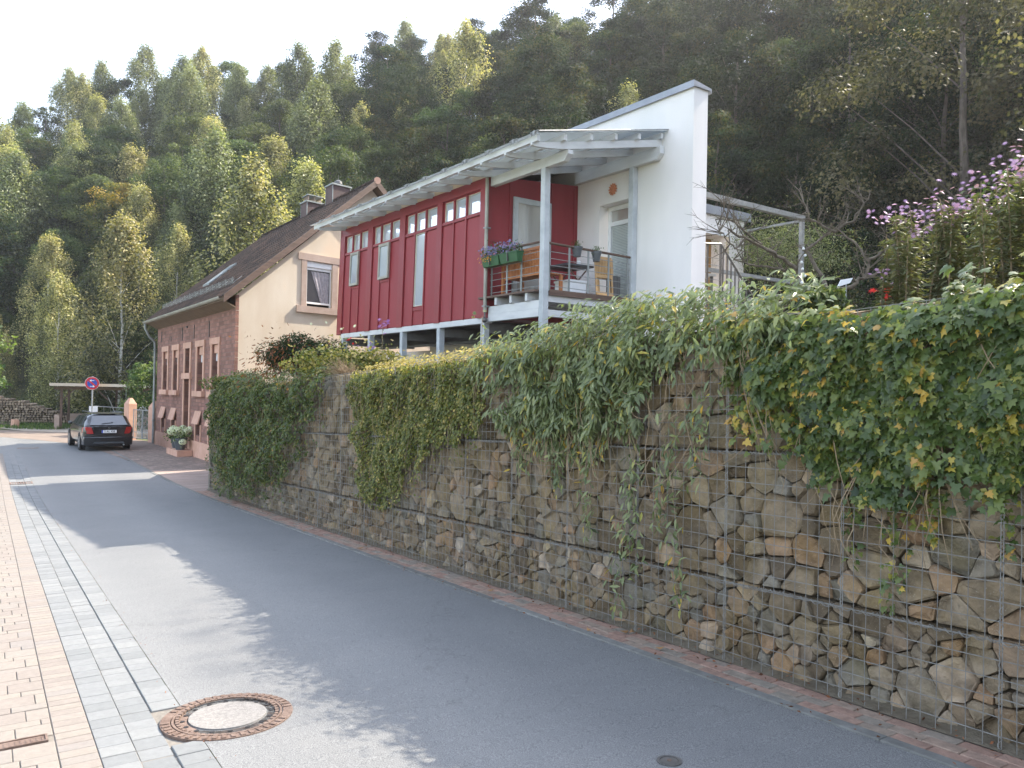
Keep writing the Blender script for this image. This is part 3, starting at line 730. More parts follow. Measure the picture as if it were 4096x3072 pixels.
for h in (L1, L2):
    for ja, jb in zip(joints, joints[1:]):
        if ja < WU0 - .05 or jb > WU1 + .5: continue
        mb = MB(); n = 78
        for ph, q in ((0, 1), (2.1, .9)):
            mb.tube([RD(ja + (jb - ja) * k / n, WV - .036 + .015 * math.sin(k * math.pi / 3 * q + ph), h + .013 * math.cos(k * math.pi / 3 * q + ph) + .004 * math.sin(k * .13 + ja)) for k in range(n + 1)], .0022, 3, False)
        mb.build('seam_wire', M['wire'], wall)

# garden terrace behind the wall
def terr(u): return gz(u) + 2.30 if u < 20 else gz(20) + 2.30
mb = MB(); P = []
E_ = [(-14, 4.75), (-8, 4.75), (-4, 4.75), (0, 4.75), (4, 4.75), (8, 4.75), (12, 4.75), (16, 4.75), (20.05, 4.75), (24.6, 6.5), (29.5, 17), (33, 26), (10, 26), (0, 26), (-14, 26)]
def rp(u, v, h): return RDd * u + RDe * v + ZV * h
tp = [rp(u, v, (terr(u) if u > -14 or True else 0)) for u, v in E_]; bt = [rp(u, v, gz(u) - .5) for u, v in E_]
c = rp(12, 13, terr(12))
n = len(E_)
mb.add(tp + bt + [c], [(i, (i + 1) % n, 2 * n) for i in range(n)] + [(i, (i + 1) % n, n + (i + 1) % n, n + i) for i in range(n)])
o = mb.build('garden_terrace', M['soil']); o['kind'] = 'structure'

# ================================================================== RED ANNEX
an = thing('timber_annex', BL(6, 0, 1.6), 'dark red panelled timber annex raised on grey posts with rows of small windows', 'building')
def BLs(s, w, z): return BL(s - (.02 + .0055 * (s - 2)) * (z - 3.41), w, z)     # the light timber wall leans a little
bays = [(9.80, 9.26, 8.73, 8.20), (7.89, 7.39, 6.80, 6.26), (5.96, 5.44, 4.88, 4.30), (4.06, 3.53, 2.98, 2.37)]
panes = [[(e[i] - (.06 if i == 0 else .028), e[i + 1] + (.028 if i < 2 else .03)) for i in range(3)] for e in bays]
tall = [(9.22, 8.76, 4.80, 5.73, True), (7.34, 6.83, 4.80, 5.73, True), (5.41, 4.91, 3.89, 5.73, False)]
creamf = mat('pale_window_frame', (.50, .47, .38), (.56, .53, .44), .5, 4)
mb = MB(); mb.box(BL, 2.04, 10.06, .25, 2.59, 3.42, 6.50); mb.build('inner_wall', M['red'], an)
holes = [(b, a, 5.81, 6.27) for row in panes for a, b in row] + [(b, a, z0, z1) for a, b, z0, z1, f in tall]
mb = MB(); wall_holes(mb, BLs, 2.05, 10.08, 3.41, 6.55, holes, .03, .16)
mb.quad(BL(2.03, .03, 3.41), BL(2.03, 2.6, 3.41), BL(2.03, 2.6, 6.75), BL(2.03, .03, 6.55))
mb.quad(BL(10.06, .03, 3.41), BL(10.06, 2.6, 3.41), BL(9.9, 2.6, 6.75), BL(9.9, .03, 6.55))
mb.quad(BL(2.03, .03, 3.41), BL(10.06, .03, 3.41), BL(10.06, 2.6, 3.41), BL(2.03, 2.6, 3.41))
mb.build('cladding_sheet', M['red'], an)
for bi, e in enumerate(bays):
    for k in range(3):
        z1 = 5.70
        if bi < 3 and k == 1: z1 = tall[bi][2] - .11
        MB().box(BLs, e[k + 1] + .026, e[k] - .026, .010, .03, 3.425, z1).build('wall_panel', M['red'], an)
    for k in (1, 2):
        z1 = 6.27
        MB().box(BLs, e[k] - .024, e[k] + .024, -.02, .03, 3.40, z1).build('batten', M['red_trim'], an)
    if bi < 3 and tall[bi][4]:
        pass
    MB().box(BLs, e[3] + .001, e[0] - .001, -.014, .028, 5.732, 5.80).build('sill_rail', M['red_trim'], an)
    for k, (a, b) in enumerate(panes[bi]):
        w_ = MB()
        for q in ((a - .014, a, 5.81, 6.27), (b, b + .014, 5.81, 6.27), (b + .014, a - .014, 5.81, 5.824), (b + .014, a - .014, 6.256, 6.27)): w_.box(BLs, q[0], q[1], .03, .08, q[2], q[3])
        fr_ = w_.build('clerestory_window', creamf, an)
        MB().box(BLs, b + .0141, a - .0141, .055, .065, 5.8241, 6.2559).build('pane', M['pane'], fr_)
edges2 = [(10.08, 9.80)] + [(bays[i][3], bays[i + 1][0]) for i in range(3)] + [(2.37, 2.03)]
for a, b in edges2: MB().box(BLs, b + .001, a - .001, -.028, .03, 3.395, 6.30).build('pilaster_board', M['red_trim'], an)
for a, b, z0, z1, f in tall:
    w_ = MB(); t_ = .07 if f else .02; wo = -.075 if f else .01; o_ = .05 if f else 0
    a2, b2 = a + o_, b - o_; z0_, z1_ = (z0 - .03, z1 + .0) if f else (z0, z1)
    for q in ((a2 - t_, a2, z0_, z1_), (b2, b2 + t_, z0_, z1_), (b2 + t_, a2 - t_, z0_, z0_ + t_), (b2 + t_, a2 - t_, z1_ - t_, z1_)): w_.box(BLs, q[0], q[1], wo, .06, q[2], q[3])
    fr_ = w_.build('tall_window', M['gutterz'] if f else creamf, an)
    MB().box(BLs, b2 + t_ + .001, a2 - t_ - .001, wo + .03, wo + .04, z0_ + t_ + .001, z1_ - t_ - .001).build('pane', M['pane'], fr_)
    MB().box(BLs, b - .02, a + .02, -.012, .029, z0 - .11, z0 - .04).build('rail', M['red_trim'], an)
MB().box(BLs, 2.05, 10.1, -.010, .026, 6.31, 6.53).build('head_board', M['red_trim'], an)
MB().box(BLs, 10.085, 10.12, -.03, .2, 3.38, 6.52).build('corner_trim', M['red_trim'], an)
MB().box(BL, 1.985, 2.026, -.03, .06, 3.38, 6.56).build('corner_trim', M['red_trim'], an)
# balcony side wall with battens
for w_ in (.60, 1.80, 2.5): MB().box(BL, 2.005, 2.028, w_ - .03, w_ + .03, 3.9, 6.66).build('batten', M['red_trim'], an)
for a, b in ((.07, .57), (1.84, 2.47)): MB().box(BL, 2.008, 2.028, a, b, 5.10, 5.16).build('rail', M['red_trim'], an)
# base beam, posts, cross beams
MB().box(BL, 2.0, 9.86, .0, .14, 3.275, 3.405).build('base_beam', M['greypaint'], an)
for s_ in (9.69, 7.86, 5.94, 4.04, 2.11):
    MB().box(BL, s_, s_ + .14, .002, .142, 1.0, 3.273).build('post', M['greyblue'], an)
    MB().box(BL, s_ + .02, s_ + .12, .145, 2.45, 3.06, 3.27).build('floor_beam', M['darktimber'], an)
MB().box(BL, .14, 9.9, 1.3, 1.44, 3.055, 3.0).build('middle_beam', M['darktimber'], an)
for s_ in (9.2, 8.5, 7.2, 6.6, 5.2, 4.7, 3.4, 2.8): MB().box(BL, s_, s_ + .08, .145, 2.5, 3.28, 3.40).build('joist', M['darktimber'], an)
# cream wall under the annex
mb = MB(); wall_holes(mb, BL, .3, 12.5, 1.2, 3.0, [(5.0, 6.1, 1.9, 2.45)], 2.62, .2); mb.build('basement_wall', M['white_wall'], an)
MB().box(BL, 5.0, 6.1, 2.75, 2.8, 1.9, 2.45).build('basement_window', M['darkpane'], an)
MB().box(BL, 4.95, 6.15, 2.55, 2.62, 1.78, 1.9).build('basement_sill', M['sandstone_grey'], an)
mb = MB(); wall_holes(mb, BL, 6.6, 7.9, 1.2, 2.95, [], 2.56, .05); mb.build('white_panel', M['white_wall'], an)
# soffit/eave band (cream) and roof deck
MB().box(BL, 2.0, 10.1, .032, .10, 6.555, 6.70).build('eave_board', M['cream'], an)
mb = MB(); mb.add([BL(2.0, .1, 6.76), BL(10.4, .1, 6.76), BL(10.4, 4.6, 7.66), BL(2.0, 4.6, 7.66), BL(2.0, .1, 6.69), BL(10.4, .1, 6.69), BL(10.4, 4.6, 7.59), BL(2.0, 4.6, 7.59)], [(0, 1, 2, 3), (7, 6, 5, 4), (0, 4, 5, 1), (1, 5, 6, 2), (2, 6, 7, 3), (3, 7, 4, 0)]); mb.build('roof_deck', M['capmetal'], an)
MB().box(BL, 2.0, 10.4, .125, .165, 6.77, 6.85).build('sun_gap_board', M['capmetal'], an)  # added board, closes the slot under the glass so no sun streak passes
# canopy: rafters, purlins, glass
def zr(w): return 6.50 + .215 * w
def rafter(s_, w1, parent):
    mb = MB(); prof = []
    ws = [-.86, -.80, -.6, -.35, -.1, .1, w1]; dp = [.04, .07, .10, .125, .14, .145, .145]
    top = [(w, zr(w) + .145) for w in ws]; bot = [(w, zr(w) + .145 - d_) for w, d_ in zip(ws, dp)]
    ring = top + bot[::-1]
    mb.prism([BL(s_ - .03, w, z) for w, z in ring], [BL(s_ + .03, w, z) for w, z in ring]); n = len(ring)
    return mb.build('rafter', M['greypaint'], parent)
can = thing('glass_canopy', BL(4.5, -.4, 6.8), 'pale grey canopy of timber rafters and glass sheets above the red wall and balcony', 'canopy')
sp = [-.66 + .86 * k for k in range(13)]
for i, s_ in enumerate(sp): rafter(s_, 2.70 if s_ < 2.0 else .09, can)
for k, w in enumerate((-.80, -.14, .52, 1.18, 1.84, 2.5)):
    z = zr(w) + .147; s1 = 10.05 if k == 0 else (1.96 if k > 1 else 10.0)
    MB().box(BL, -.80, s1, w - .035, w + .035, z, z + .115).build('purlin', M['greypaint'], can)
MB().box(BL, 1.97, 2.0, -.1, -.05, 6.5, 6.6)
ss = sp[::1]
for i, s_ in enumerate(ss):
    a = s_ - .40; b = s_ + .455
    if i == 0: a = -.86
    w1 = 2.84 if b < 2.5 else .12
    mb = MB(); z0 = zr(-.94) + .285; z1 = zr(w1) + .285
    mb.add([BL(a, -.94, z0), BL(b, -.94, z0), BL(b, w1, z1), BL(a, w1, z1), BL(a, -.94, z0 + .012), BL(b, -.94, z0 + .012), BL(b, w1, z1 + .012), BL(a, w1, z1 + .012)],
           [(3, 2, 1, 0), (4, 5, 6, 7), (0, 1, 5, 4), (1, 2, 6, 5), (2, 3, 7, 6), (3, 0, 4, 7)])
    mb.build('glass_sheet', M['roofglass'], can)
    for q in (a,):
        mb = MB(); mb.box(BL, q - .03, q + .03, -.965, -.945, z0 - .03, z0 + .03); mb.box(BL, q - .12, q + .12, -.96, -.92, z0 + .014, z0 + .024)
        for dq in (-.1, 0, .1): mb.box(BL, q + dq - .008, q + dq + .008, -.955, -.94, z0 - .06, z0)
        mb.build('glass_clamp', M['steel'], can)
MB().tube([BL(-.88, -.9, zr(-.9) + .315), BL(-.88, 2.9, zr(2.9) + .315)], .016, 6).build('edge_trim', M['steel'], can)
# beams and posts of the balcony
bal = thing('balcony', BL(1, 1.3, 3.8), 'timber balcony with brown deck and steel rod railing at the end of the red annex', 'balcony')
def beam_s(w0, s0, s1, z0, z1, nm, p, m_):   # beam along the wall with a bevelled nose at s0
    mb = MB(); mb.prism([BL(s0 + .12, w0, z0), BL(s1, w0, z0), BL(s1, w0, z1), BL(s0, w0, z1), BL(s0, w0, z0 + .12)], [BL(s0 + .12, w0 + .13, z0), BL(s1, w0 + .13, z0), BL(s1, w0 + .13, z1), BL(s0, w0 + .13, z1), BL(s0, w0 + .13, z0 + .12)])
    return mb.build(nm, m_, p)
beam_s(0.01, -.70, 1.96, 6.30, 6.497, 'canopy_beam', bal, M['greypaint'])
beam_s(2.46, -.78, 1.98, 6.76, 7.025, 'canopy_beam', bal, M['greypaint'])
MB().box(BL, 0, .14, .002, .142, 1.2, 6.295).build('post', M['greyblue'], bal, bevel=.006)
MB().box(BL, 0, .14, 2.455, 2.597, 1.2, 6.755).build('post', M['greyblue'], bal, bevel=.006)
MB().box(BL, .142, 1.96, .0, .13, 3.30, 3.46).build('front_beam', M['greypaint'], bal)
MB().box(BL, .142, 1.96, .004, .13, 3.463, 3.63).build('front_beam', M['greypaint'], bal)
MB().box(BL, .02, .12, .144, 2.45, 3.30, 3.44).build('side_beam', M['greypaint'], bal)
MB().box(BL, .02, .12, .144, 2.45, 3.60, 3.725).build('side_beam', M['greypaint'], bal)
for s_ in (.45, 1.0, 1.55): MB().box(BL, s_, s_ + .08, -.06, 2.4, 3.64, 3.80).build('joist', M['greypaint'], bal)
for k in range(15):
    w0 = -.10 + k * .185
    MB().box(BL, .16 if w0 < .1 else -.04, 2.22 if k == 0 else 2.0, w0, w0 + .178, 3.802, 3.845).build('deck_board', M['brownwood'], bal)
MB().box(BL, -.045, -.012, .15, 2.45, 3.73, 3.84).build('deck_edge', M['brownwood'], bal)
# railing
MB().tube([BL(2.0, .06, 4.83), BL(.15, .06, 4.83)], .024, 10).build('handrail', M['brownwood'], bal, smooth=True)
MB().tube([BL(.06, .15, 4.80), BL(.06, 2.50, 4.76)], .026, 10).build('handrail', M['brownwood'], bal, smooth=True)
for z in (3.93, 4.07, 4.21, 4.35, 4.49, 4.63):
    MB().tube([BL(1.98, .06, z), BL(.15, .06, z)], .0075, 6).build('rail_rod', M['steel'], bal)
    MB().tube([BL(.06, .15, z), BL(.06, 2.45, z - .02)], .0075, 6).build('rail_rod', M['steel'], bal)
for s_ in (1.90, 1.32, .80): MB().box(BL, s_, s_ + .05, .052, .066, 3.86, 4.80).build('baluster', M['zinc'], bal)
for w in (.17, .70, 1.22, 1.80, 2.36): MB().box(BL, .052, .066, w, w + .045, 3.86, 4.77).build('baluster', M['zinc'], bal)
# downpipe
dp = thing('downpipe', BL(2.0, -.10, 3.4), 'pale grey downpipe at the corner between the red wall and the balcony', 'downpipe')
MB().tube([BL(1.96, -.6, 6.62), BL(1.96, -.10, 6.56), BL(1.96, -.085, 6.4), BL(1.96, -.085, 3.5)], .042, 10).build('pipe', M['gutterz'], dp, smooth=True)
for z in (5.35, 3.62): MB().box(BL, 1.905, 2.015, -.135, .0, z, z + .03).build('bracket', M['steel'], dp)
MB().blob(BL(1.96, -.09, 3.33), .065, 10, 6).build('outlet_ball', M['darksteel'], dp, smooth=True)
MB().tube([BL(1.96, -.09, 3.62), BL(1.96, -.09, 3.38)], .02, 6).build('chain', M['darksteel'], dp)
# door on the balcony side wall
dr = thing('balcony_door', BL(2.0, 1.2, 3.85), 'grey framed glazed door in the red side wall of the balcony', 'door')
mb = MB()
for q in ((.66, .78, 3.86, 6.18), (1.62, 1.74, 3.86, 6.18), (.78, 1.62, 6.06, 6.18), (.78, 1.62, 5.00, 5.10), (.78, 1.62, 3.86, 4.02)): mb.box(BL, 1.955, 2.003, q[0], q[1], q[2], q[3])
mb.build('frame', M['greyblue'], dr)
MB().box(BL, 1.975, 1.985, .781, 1.619, 5.101, 6.059).build('upper_pane', M['doorpane'], dr)
MB().box(BL, 1.975, 1.985, .781, 1.619, 4.021, 4.999).build('lower_pane', M['doorpane'], dr)
MB().box(BL, 1.90, 1.93, .60, .80, 5.03, 5.05).build('handle', M['darksteel'], dr)
for z in (4.1, 5.9): MB().box(BL, 1.94, 1.954, .635, .66, z, z + .12).build('hinge', M['steel'], dr)
# little radiator-white box by the door
bx = thing('white_storage_box', BL(.55, 1.1, 3.85), 'white storage box standing on the balcony deck beside the post', 'box')
MB().box(BL, .3, .8, .95, 1.4, 3.85, 4.12).build('body', M['whiteplastic'], bx); MB().box(BL, .28, .82, .93, 1.42, 4.121, 4.16).build('lid', M['whiteplastic'], bx)

# ================================================================== WHITE BUILDING
wb = thing('white_gable_wall', BL(1, 2.8, 2), 'tall white rendered house wall with a grey metal coping beside the balcony', 'building')
mb = MB(); wall_holes(mb, BL, -1.57, 9.0, 1.6, 8.08, [(.15, 1.25, 3.85, 6.13)], 2.602, .36)
mb.quad(BL(-1.57, 2.602, 1.6), BL(-1.57, 3.03, 1.6), BL(-1.57, 3.03, 8.08), BL(-1.57, 2.602, 8.08))
mb.quad(BL(-1.57, 3.03, 1.6), BL(9, 3.03, 1.6), BL(9, 3.03, 8.08), BL(-1.57, 3.03, 8.08)) if False else None
mb.build('wall', M['white_wall'], wb)
MB().box(BL, 2.0, 9, 3.0, 5.0, 1.8, 7.2).build('rear_volume', M['white_wall'], wb)
MB().box(BL, -1.568, .0, 2.99, 3.028, 1.6, 8.078).build('rear_face', M['white_wall'], wb)
mb = MB(); mb.add([BL(a, w, z) for a in (-1.62, 9.05) for w, z in ((2.54, 8.06), (2.54, 8.20), (3.09, 8.13), (3.09, 8.03), (3.04, 8.082), (2.59, 8.082))], [(0, 1, 7, 6), (1, 2, 8, 7), (2, 3, 9, 8), (3, 4, 10, 9), (4, 5, 11, 10), (5, 0, 6, 11), (0, 5, 4, 3, 2, 1), (6, 7, 8, 9, 10, 11)]); mb.build('coping', M['capmetal'], wb)
for s_ in (.4, 2.4, 4.4): MB().box(BL, s_, s_ + .02, 2.535, 2.538, 8.06, 8.2).build('coping_seam', M['capmetal'], wb)
win = MB()
for q in ((.17, .25, 3.86, 6.12), (1.13, 1.23, 3.86, 6.12), (.25, 1.13, 6.02, 6.12), (.25, 1.13, 5.66, 5.76), (.25, 1.13, 3.86, 3.98)): win.box(BL, q[0], q[1], 2.86, 2.93, q[2], q[3])
wf = win.build('terrace_door', M['whiteplastic'], wb)
MB().box(BL, .251, 1.129, 2.895, 2.9, 5.761, 6.019).build('transom_pane', M['doorpane'], wf)
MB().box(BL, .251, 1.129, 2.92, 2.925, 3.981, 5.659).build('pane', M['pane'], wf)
mb = MB()
for k in range(46): z = 4.0 + k * .036; mb.box(BL, .27, 1.11, 2.885, 2.905, z, z + .022)
mb.build('blind_slats', mat('blind_slat', (.50, .54, .52), (.58, .62, .60), .5, 3), wf)['kind'] = 'stuff'
so = thing('sun_ornament', BL(.79, 2.56, 6.43), 'terracotta sun face ornament on the white wall under the canopy', 'wall ornament')
mb = MB().disc(BL(.79, 2.60, 6.43), -BB, 0, .085, .035, 20); ox = mb.build('face', M['terracotta'], so)
mb = MB(); mb.disc(BL(.755, 2.56, 6.455), -BB, 0, .012, .012, 8); mb.disc(BL(.825, 2.56, 6.455), -BB, 0, .012, .012, 8); mb.disc(BL(.79, 2.56, 6.43), -BB, 0, .010, .02, 8); mb.box(BL, .76, .82, 2.548, 2.562, 6.385, 6.395); mb.build('features', M['terracotta'], ox)
for k in range(12):
    a = 2 * math.pi * k / 12; c_, s__ = math.cos(a), math.sin(a)
    q = lambda r_, w_, o_: BL(.79 + c_ * r_ - s__ * w_, o_, 6.43 + s__ * r_ + c_ * w_)
    MB().prism([q(.08, -.022, 2.595), q(.135, -.012, 2.595), q(.135, .012, 2.595), q(.08, .022, 2.595)], [q(.08, -.022, 2.575), q(.135, -.012, 2.575), q(.135, .012, 2.575), q(.08, .022, 2.575)]).build('ray', M['terracotta'], so)

# ================================================================== GARAGE + STEEL FRAME BEHIND
gr = thing('white_garden_house', BL(2.5, 6, 3), 'small white flat roofed building with an ochre recess behind the tall white wall', 'building')
mb = MB(); wall_holes(mb, lambda a, b, c: BL(1.6 + b, a, c), 3.05, 8.33, 2.0, 6.62, [(3.2, 7.55, 2.0, 6.10)], 0, .5)
mb.quad(BL(1.6, 8.33, 2), BL(5, 8.33, 2), BL(5, 8.33, 6.62), BL(1.6, 8.33, 6.62)); mb.build('wall', M['white_wall'], gr)
MB().box(BL, 2.1, 2.15, 3.1, 7.7, 2.0, 6.3).build('ochre_back_wall', M['ochre'], gr)
MB().box(BL, 1.50, 5.1, 3.05, 8.50, 6.622, 6.85).build('fascia', M['capmetal'], gr)
MB().box(BL, 1.565, 1.598, 3.1, 7.6, 6.10, 6.20).build('door_track', M['whiteplastic'], gr)
MB().box(BL, 1.56, 1.60, 7.56, 7.64, 2.0, 6.1).build('corner_batten', M['cream'], gr)
sf = thing('steel_pergola_frame', BL(-.4, 8.1, 3.6), 'galvanised steel frame of posts and beams on the terrace behind the bare tree', 'steel frame')
MB().box(BL, -.46, -.34, 3.0, 8.14, 6.30, 6.42).build('top_beam', M['steel'], sf)
MB().box(BL, -.338, 1.55, 8.05, 8.11, 6.26, 6.32).build('side_beam', M['steel'], sf)
MB().box(BL, -.45, -.35, 8.03, 8.13, 1.8, 6.298).build('post', M['steel'], sf)
MB().box(BL, -.44, -.36, 3.2, 8.02, 4.62, 4.70).build('rail', M['steel'], sf)
MB().box(BL, -.34, 2.2, 8.05, 8.11, 4.35, 4.44).build('rail', M['steel'], sf)
MB().box(BL, -.34, 2.2, 8.07, 8.10, 3.9, 3.93).build('lower_rail', M['steel'], sf)
st = thing('terrace_stair_railing', BL(-.2, 5, 3.5), 'dark steel railing running along the terrace and down the garden stair', 'railing')
sS = -.9
wa, wb_, wc = 3.4, 4.32, 5.5
MB().tube([BL(sS, 3.0, 5.02), BL(sS, wb_, 5.16), BL(sS, wc, 4.05)], .025, 6).build('handrail', M['darksteel'], st)
for k, w in enumerate((3.25, 3.85, 4.30)): MB().box(BL, sS - .02, sS + .02, w, w + .045, 2.6, 5.0 + .1 * (w - 3)).build('baluster', M['darksteel'], st)
for k in range(6):
    MB().tube([BL(sS, 3.0, 4.0 + k * .16), BL(sS, 4.3, 4.02 + k * .16)], .006, 5).build('rod', M['steel'], st)
for k in range(7):
    w = 4.40 + k * .14; MB().box(BL, sS - .015, sS + .015, w, w + .02, 2.8, 5.12 - (w - 4.32) * .94).build('stair_baluster', M['darksteel'], st)
tb = thing('terrace_table', BL(.3, 4.2, 3.6), 'dark terrace table, its sunlit edge painted as a white top, behind the stair railing', 'table')
MB().box(BL, -.3, .5, 3.5, 4.9, 4.55, 4.60).build('table_top', M['whiteplastic'], tb)  # white top paints in the sunlit edge of the dark table
for a in (-.25, .4):
    for b in (3.55, 4.8): MB().box(BL, a, a + .05, b, b + .05, 3.6, 4.548).build('leg', M['darksteel'], tb)
ch = thing('blue_garden_chair', BL(-.4, 3.9, 3.4), 'blue grey garden chair on the terrace behind the hedge', 'chair')
bc = mat('faded_blue_plastic', (.10, .17, .24), (.14, .22, .30), .5, 5)
mb = MB(); mb.prism([BL(-.62, 3.55, 3.95), BL(-.62, 4.1, 3.95), BL(-.60, 4.02, 4.45), BL(-.60, 3.9, 4.52), BL(-.60, 3.72, 4.52), BL(-.60, 3.62, 4.45)], [BL(-.58, 3.55, 3.95), BL(-.58, 4.1, 3.95), BL(-.56, 4.02, 4.45), BL(-.56, 3.9, 4.52), BL(-.56, 3.72, 4.52), BL(-.56, 3.62, 4.45)]); mb.build('backrest', bc, ch)
MB().box(BL, -.56, -.15, 3.56, 4.08, 3.93, 3.97).build('seat', bc, ch)
for a in (-.6, -.2):
    for b in (3.56, 4.04): MB().box(BL, a, a + .04, b, b + .04, 3.5, 3.93).build('leg', bc, ch)

# ================================================================== BALCONY THINGS
def slat_bench():
    t = thing('slatted_bench', BL(.95, .9, 3.85), 'orange brown slatted garden bench behind the flower boxes on the balcony', 'bench')
    for k in range(24):
        s_ = .42 + k * .056; MB().box(BL, s_, s_ + .03, 0.30, 0.32, 4.28, 4.76).build('back_slat', M['teak'], t)
    MB().box(BL, .38, 1.80, 0.29, 0.33, 4.761, 4.82).build('top_rail', M['teak'], t); MB().box(BL, .38, 1.80, 0.29, 0.33, 4.22, 4.278).build('bottom_rail', M['teak'], t)
    for k in range(6): MB().box(BL, .38, 1.80, 0.36 + k * .075, .415 + k * .075, 4.24, 4.265).build('seat_slat', M['teak'], t)
    for s_ in (.38, 1.74):
        MB().box(BL, s_, s_ + .06, .23, .288, 3.846, 4.84).build('leg', M['teak'], t); MB().box(BL, s_, s_ + .06, .76, .82, 3.846, 4.235).build('leg', M['teak'], t)
slat_bench()
t = thing('folding_balcony_table', BL(.8, 1.85, 3.85), 'dark topped folding table with crossed legs on the balcony', 'table')
MB().box(BL, .45, 1.3, 1.0, 1.75, 4.50, 4.54).build('table_top', M['plastic_grey'], t)
for s_ in (.55, 1.2):
    MB().tube([BL(s_, 1.08, 4.5), BL(s_, 1.7, 3.86)], .018, 5).build('leg', M['brownwood'], t); MB().tube([BL(s_ + .03, 1.7, 4.5), BL(s_ + .03, 1.08, 3.86)], .018, 5).build('leg', M['brownwood'], t)
t = thing('white_serving_tray', BL(.6, 1.5, 4.54), 'white tray and cup standing on the dark balcony table', 'tray')
MB().box(BL, .5, .8, 1.3, 1.7, 4.541, 4.556).build('tray', M['whiteplastic'], t); MB().lathe(BL(.6, 1.45, 4.556), [(.03, 0), (.04, .08)], 10).build('cup', M['whiteplastic'], t)
def folded_chair(w0, s0, lab):
    t = thing('folded_chair', BL(s0, w0 + .25, 3.85), lab, 'folding chair', 'folded chairs on the balcony')
    fr = lambda a, b, c: BL(s0 + .10 * (c - 3.85) + a, w0 + b, c)
    for b in (0, .46): MB().box(fr, 0, .025, b, b + .04, 3.85, 4.74).build('stile', M['pine'], t)
    MB().box(fr, 0, .025, .041, .459, 4.66, 4.74).build('top_rail', M['pine'], t); MB().box(fr, 0, .025, .041, .459, 4.27, 4.33).build('middle_rail', M['pine'], t); MB().box(fr, 0, .025, .041, .459, 3.88, 3.96).build('bottom_rail', M['pine'], t)
    for k in range(9): b = .06 + k * .045; MB().box(fr, .004, .018, b, b + .026, 4.331, 4.659).build('slat', M['pine'], t)
    for b in (.06, .40): MB().box(fr, .03, .05, b, b + .04, 3.87, 4.5).build('leg', M['pine'], t)
folded_chair(1.62, .20, 'pale pine folding chair leaning folded behind the balcony railing, in front')
folded_chair(1.80, .36, 'second pale pine folding chair leaning folded behind the front one')
t = thing('dark_wicker_crate', BL(.5, 2.3, 3.85), 'dark grey brown board screen at the right end of the balcony', 'screen')
for k in range(4): MB().box(BL, .30, .34, 2.02 + k * .10, 2.11 + k * .10, 3.85, 4.36).build('board', M['darktimber'], t)
def pot(s_, w, z, lab, sc=1):
    t = thing('rail_flower_pot', BL(s_, w, z), lab, 'flower pot', 'pots hanging on the balcony rail')
    MB().lathe(BL(s_, w, z), [(.075 * sc, 0), (.105 * sc, .17), (.118 * sc, .171), (.118 * sc, .21), (.10 * sc, .212)], 16).build('pot', M['plastic_grey'], t, smooth=True)
    N = 120; p = rng.normal(size=(N, 3)) * [.05, .05, .04] + np.array(BL(s_, w, z + .25)); leaves('plant', p, rng.normal(size=(N, 3)) + [0, 0, .6], rng.uniform(.03, .06, N), rng.random(N), 'lance', M['l_garden'], t, seed=int(w * 100))
pot(.06, .93, 4.60, 'grey pot with a low green plant hanging on the balcony rail, nearer the post')
pot(.06, 1.47, 4.56, 'grey pot with a small leafy plant on the balcony rail, nearer the white wall', .95)
def flower_box(s0, s1, lab, n, big):
    t = thing('flower_box', BL((s0 + s1) / 2, -.12, 4.48), lab, 'flower box', 'green flower boxes on the balcony rail')
    mb = MB(); mb.prism([BL(s0 + .02, -.04, 4.47), BL(s1 - .02, -.04, 4.47), BL(s1 - .02, -.16, 4.47), BL(s0 + .02, -.16, 4.47)], [BL(s0, -.01, 4.67), BL(s1, -.01, 4.67), BL(s1, -.20, 4.67), BL(s0, -.20, 4.67)]); mb.build('trough', M['greenplastic'], t, bevel=.006)
    MB().box(BL, s0 - .005, s1 + .005, -.21, -.0, 4.671, 4.69).build('rim', M['greenplastic'], t)
    MB().box(BL, (s0 + s1) / 2 - .01, (s0 + s1) / 2 + .01, -.215, -.165, 4.50, 4.68).build('hook', M['darksteel'], t)
    N = n; pos = np.array([BL(rng.uniform(s0 - .03, s1 + .03), -.12 + rng.normal() * .08, 4.74 + abs(rng.normal()) * .09 - .05 * rng.random()) for _ in range(N)]); leaves('foliage', pos, rng.normal(size=(N, 3)) + [-.3, -.5, .6], rng.uniform(.03, .06, N), rng.random(N), 'dia', M['l_garden'], t, seed=4)
    fl = np.array([BL(rng.uniform(s0, s1), -.17 + rng.normal() * .07, 4.80 + rng.normal() * .06) for _ in range(n // 3)]); leaves('blossom', fl, rng.normal(size=(len(fl), 3)) * .4 + [-.5, -.8, .5], rng.uniform(.05, .075, len(fl)), rng.random(len(fl)) * big, 'star', M['p_blue'], t, seed=5)
    if big < 1:
        fl = np.array([BL(rng.uniform(s0 + .2, s1 + .05), -.22 + rng.normal() * .03, 4.64 + rng.normal() * .05) for _ in range(50)]); leaves('orange_blossom', fl, rng.normal(size=(50, 3)) * .4 + [-.5, -.8, .3], rng.uniform(.03, .045, 50), rng.random(50), 'star', M['p_orange'], t, seed=6)
flower_box(1.33, 1.97, 'green flower box with violet and orange blooms beside the downpipe', 360, .8)
flower_box(.66, 1.30, 'green flower box with violet and pink blooms nearer the balcony post', 330, 1.0)

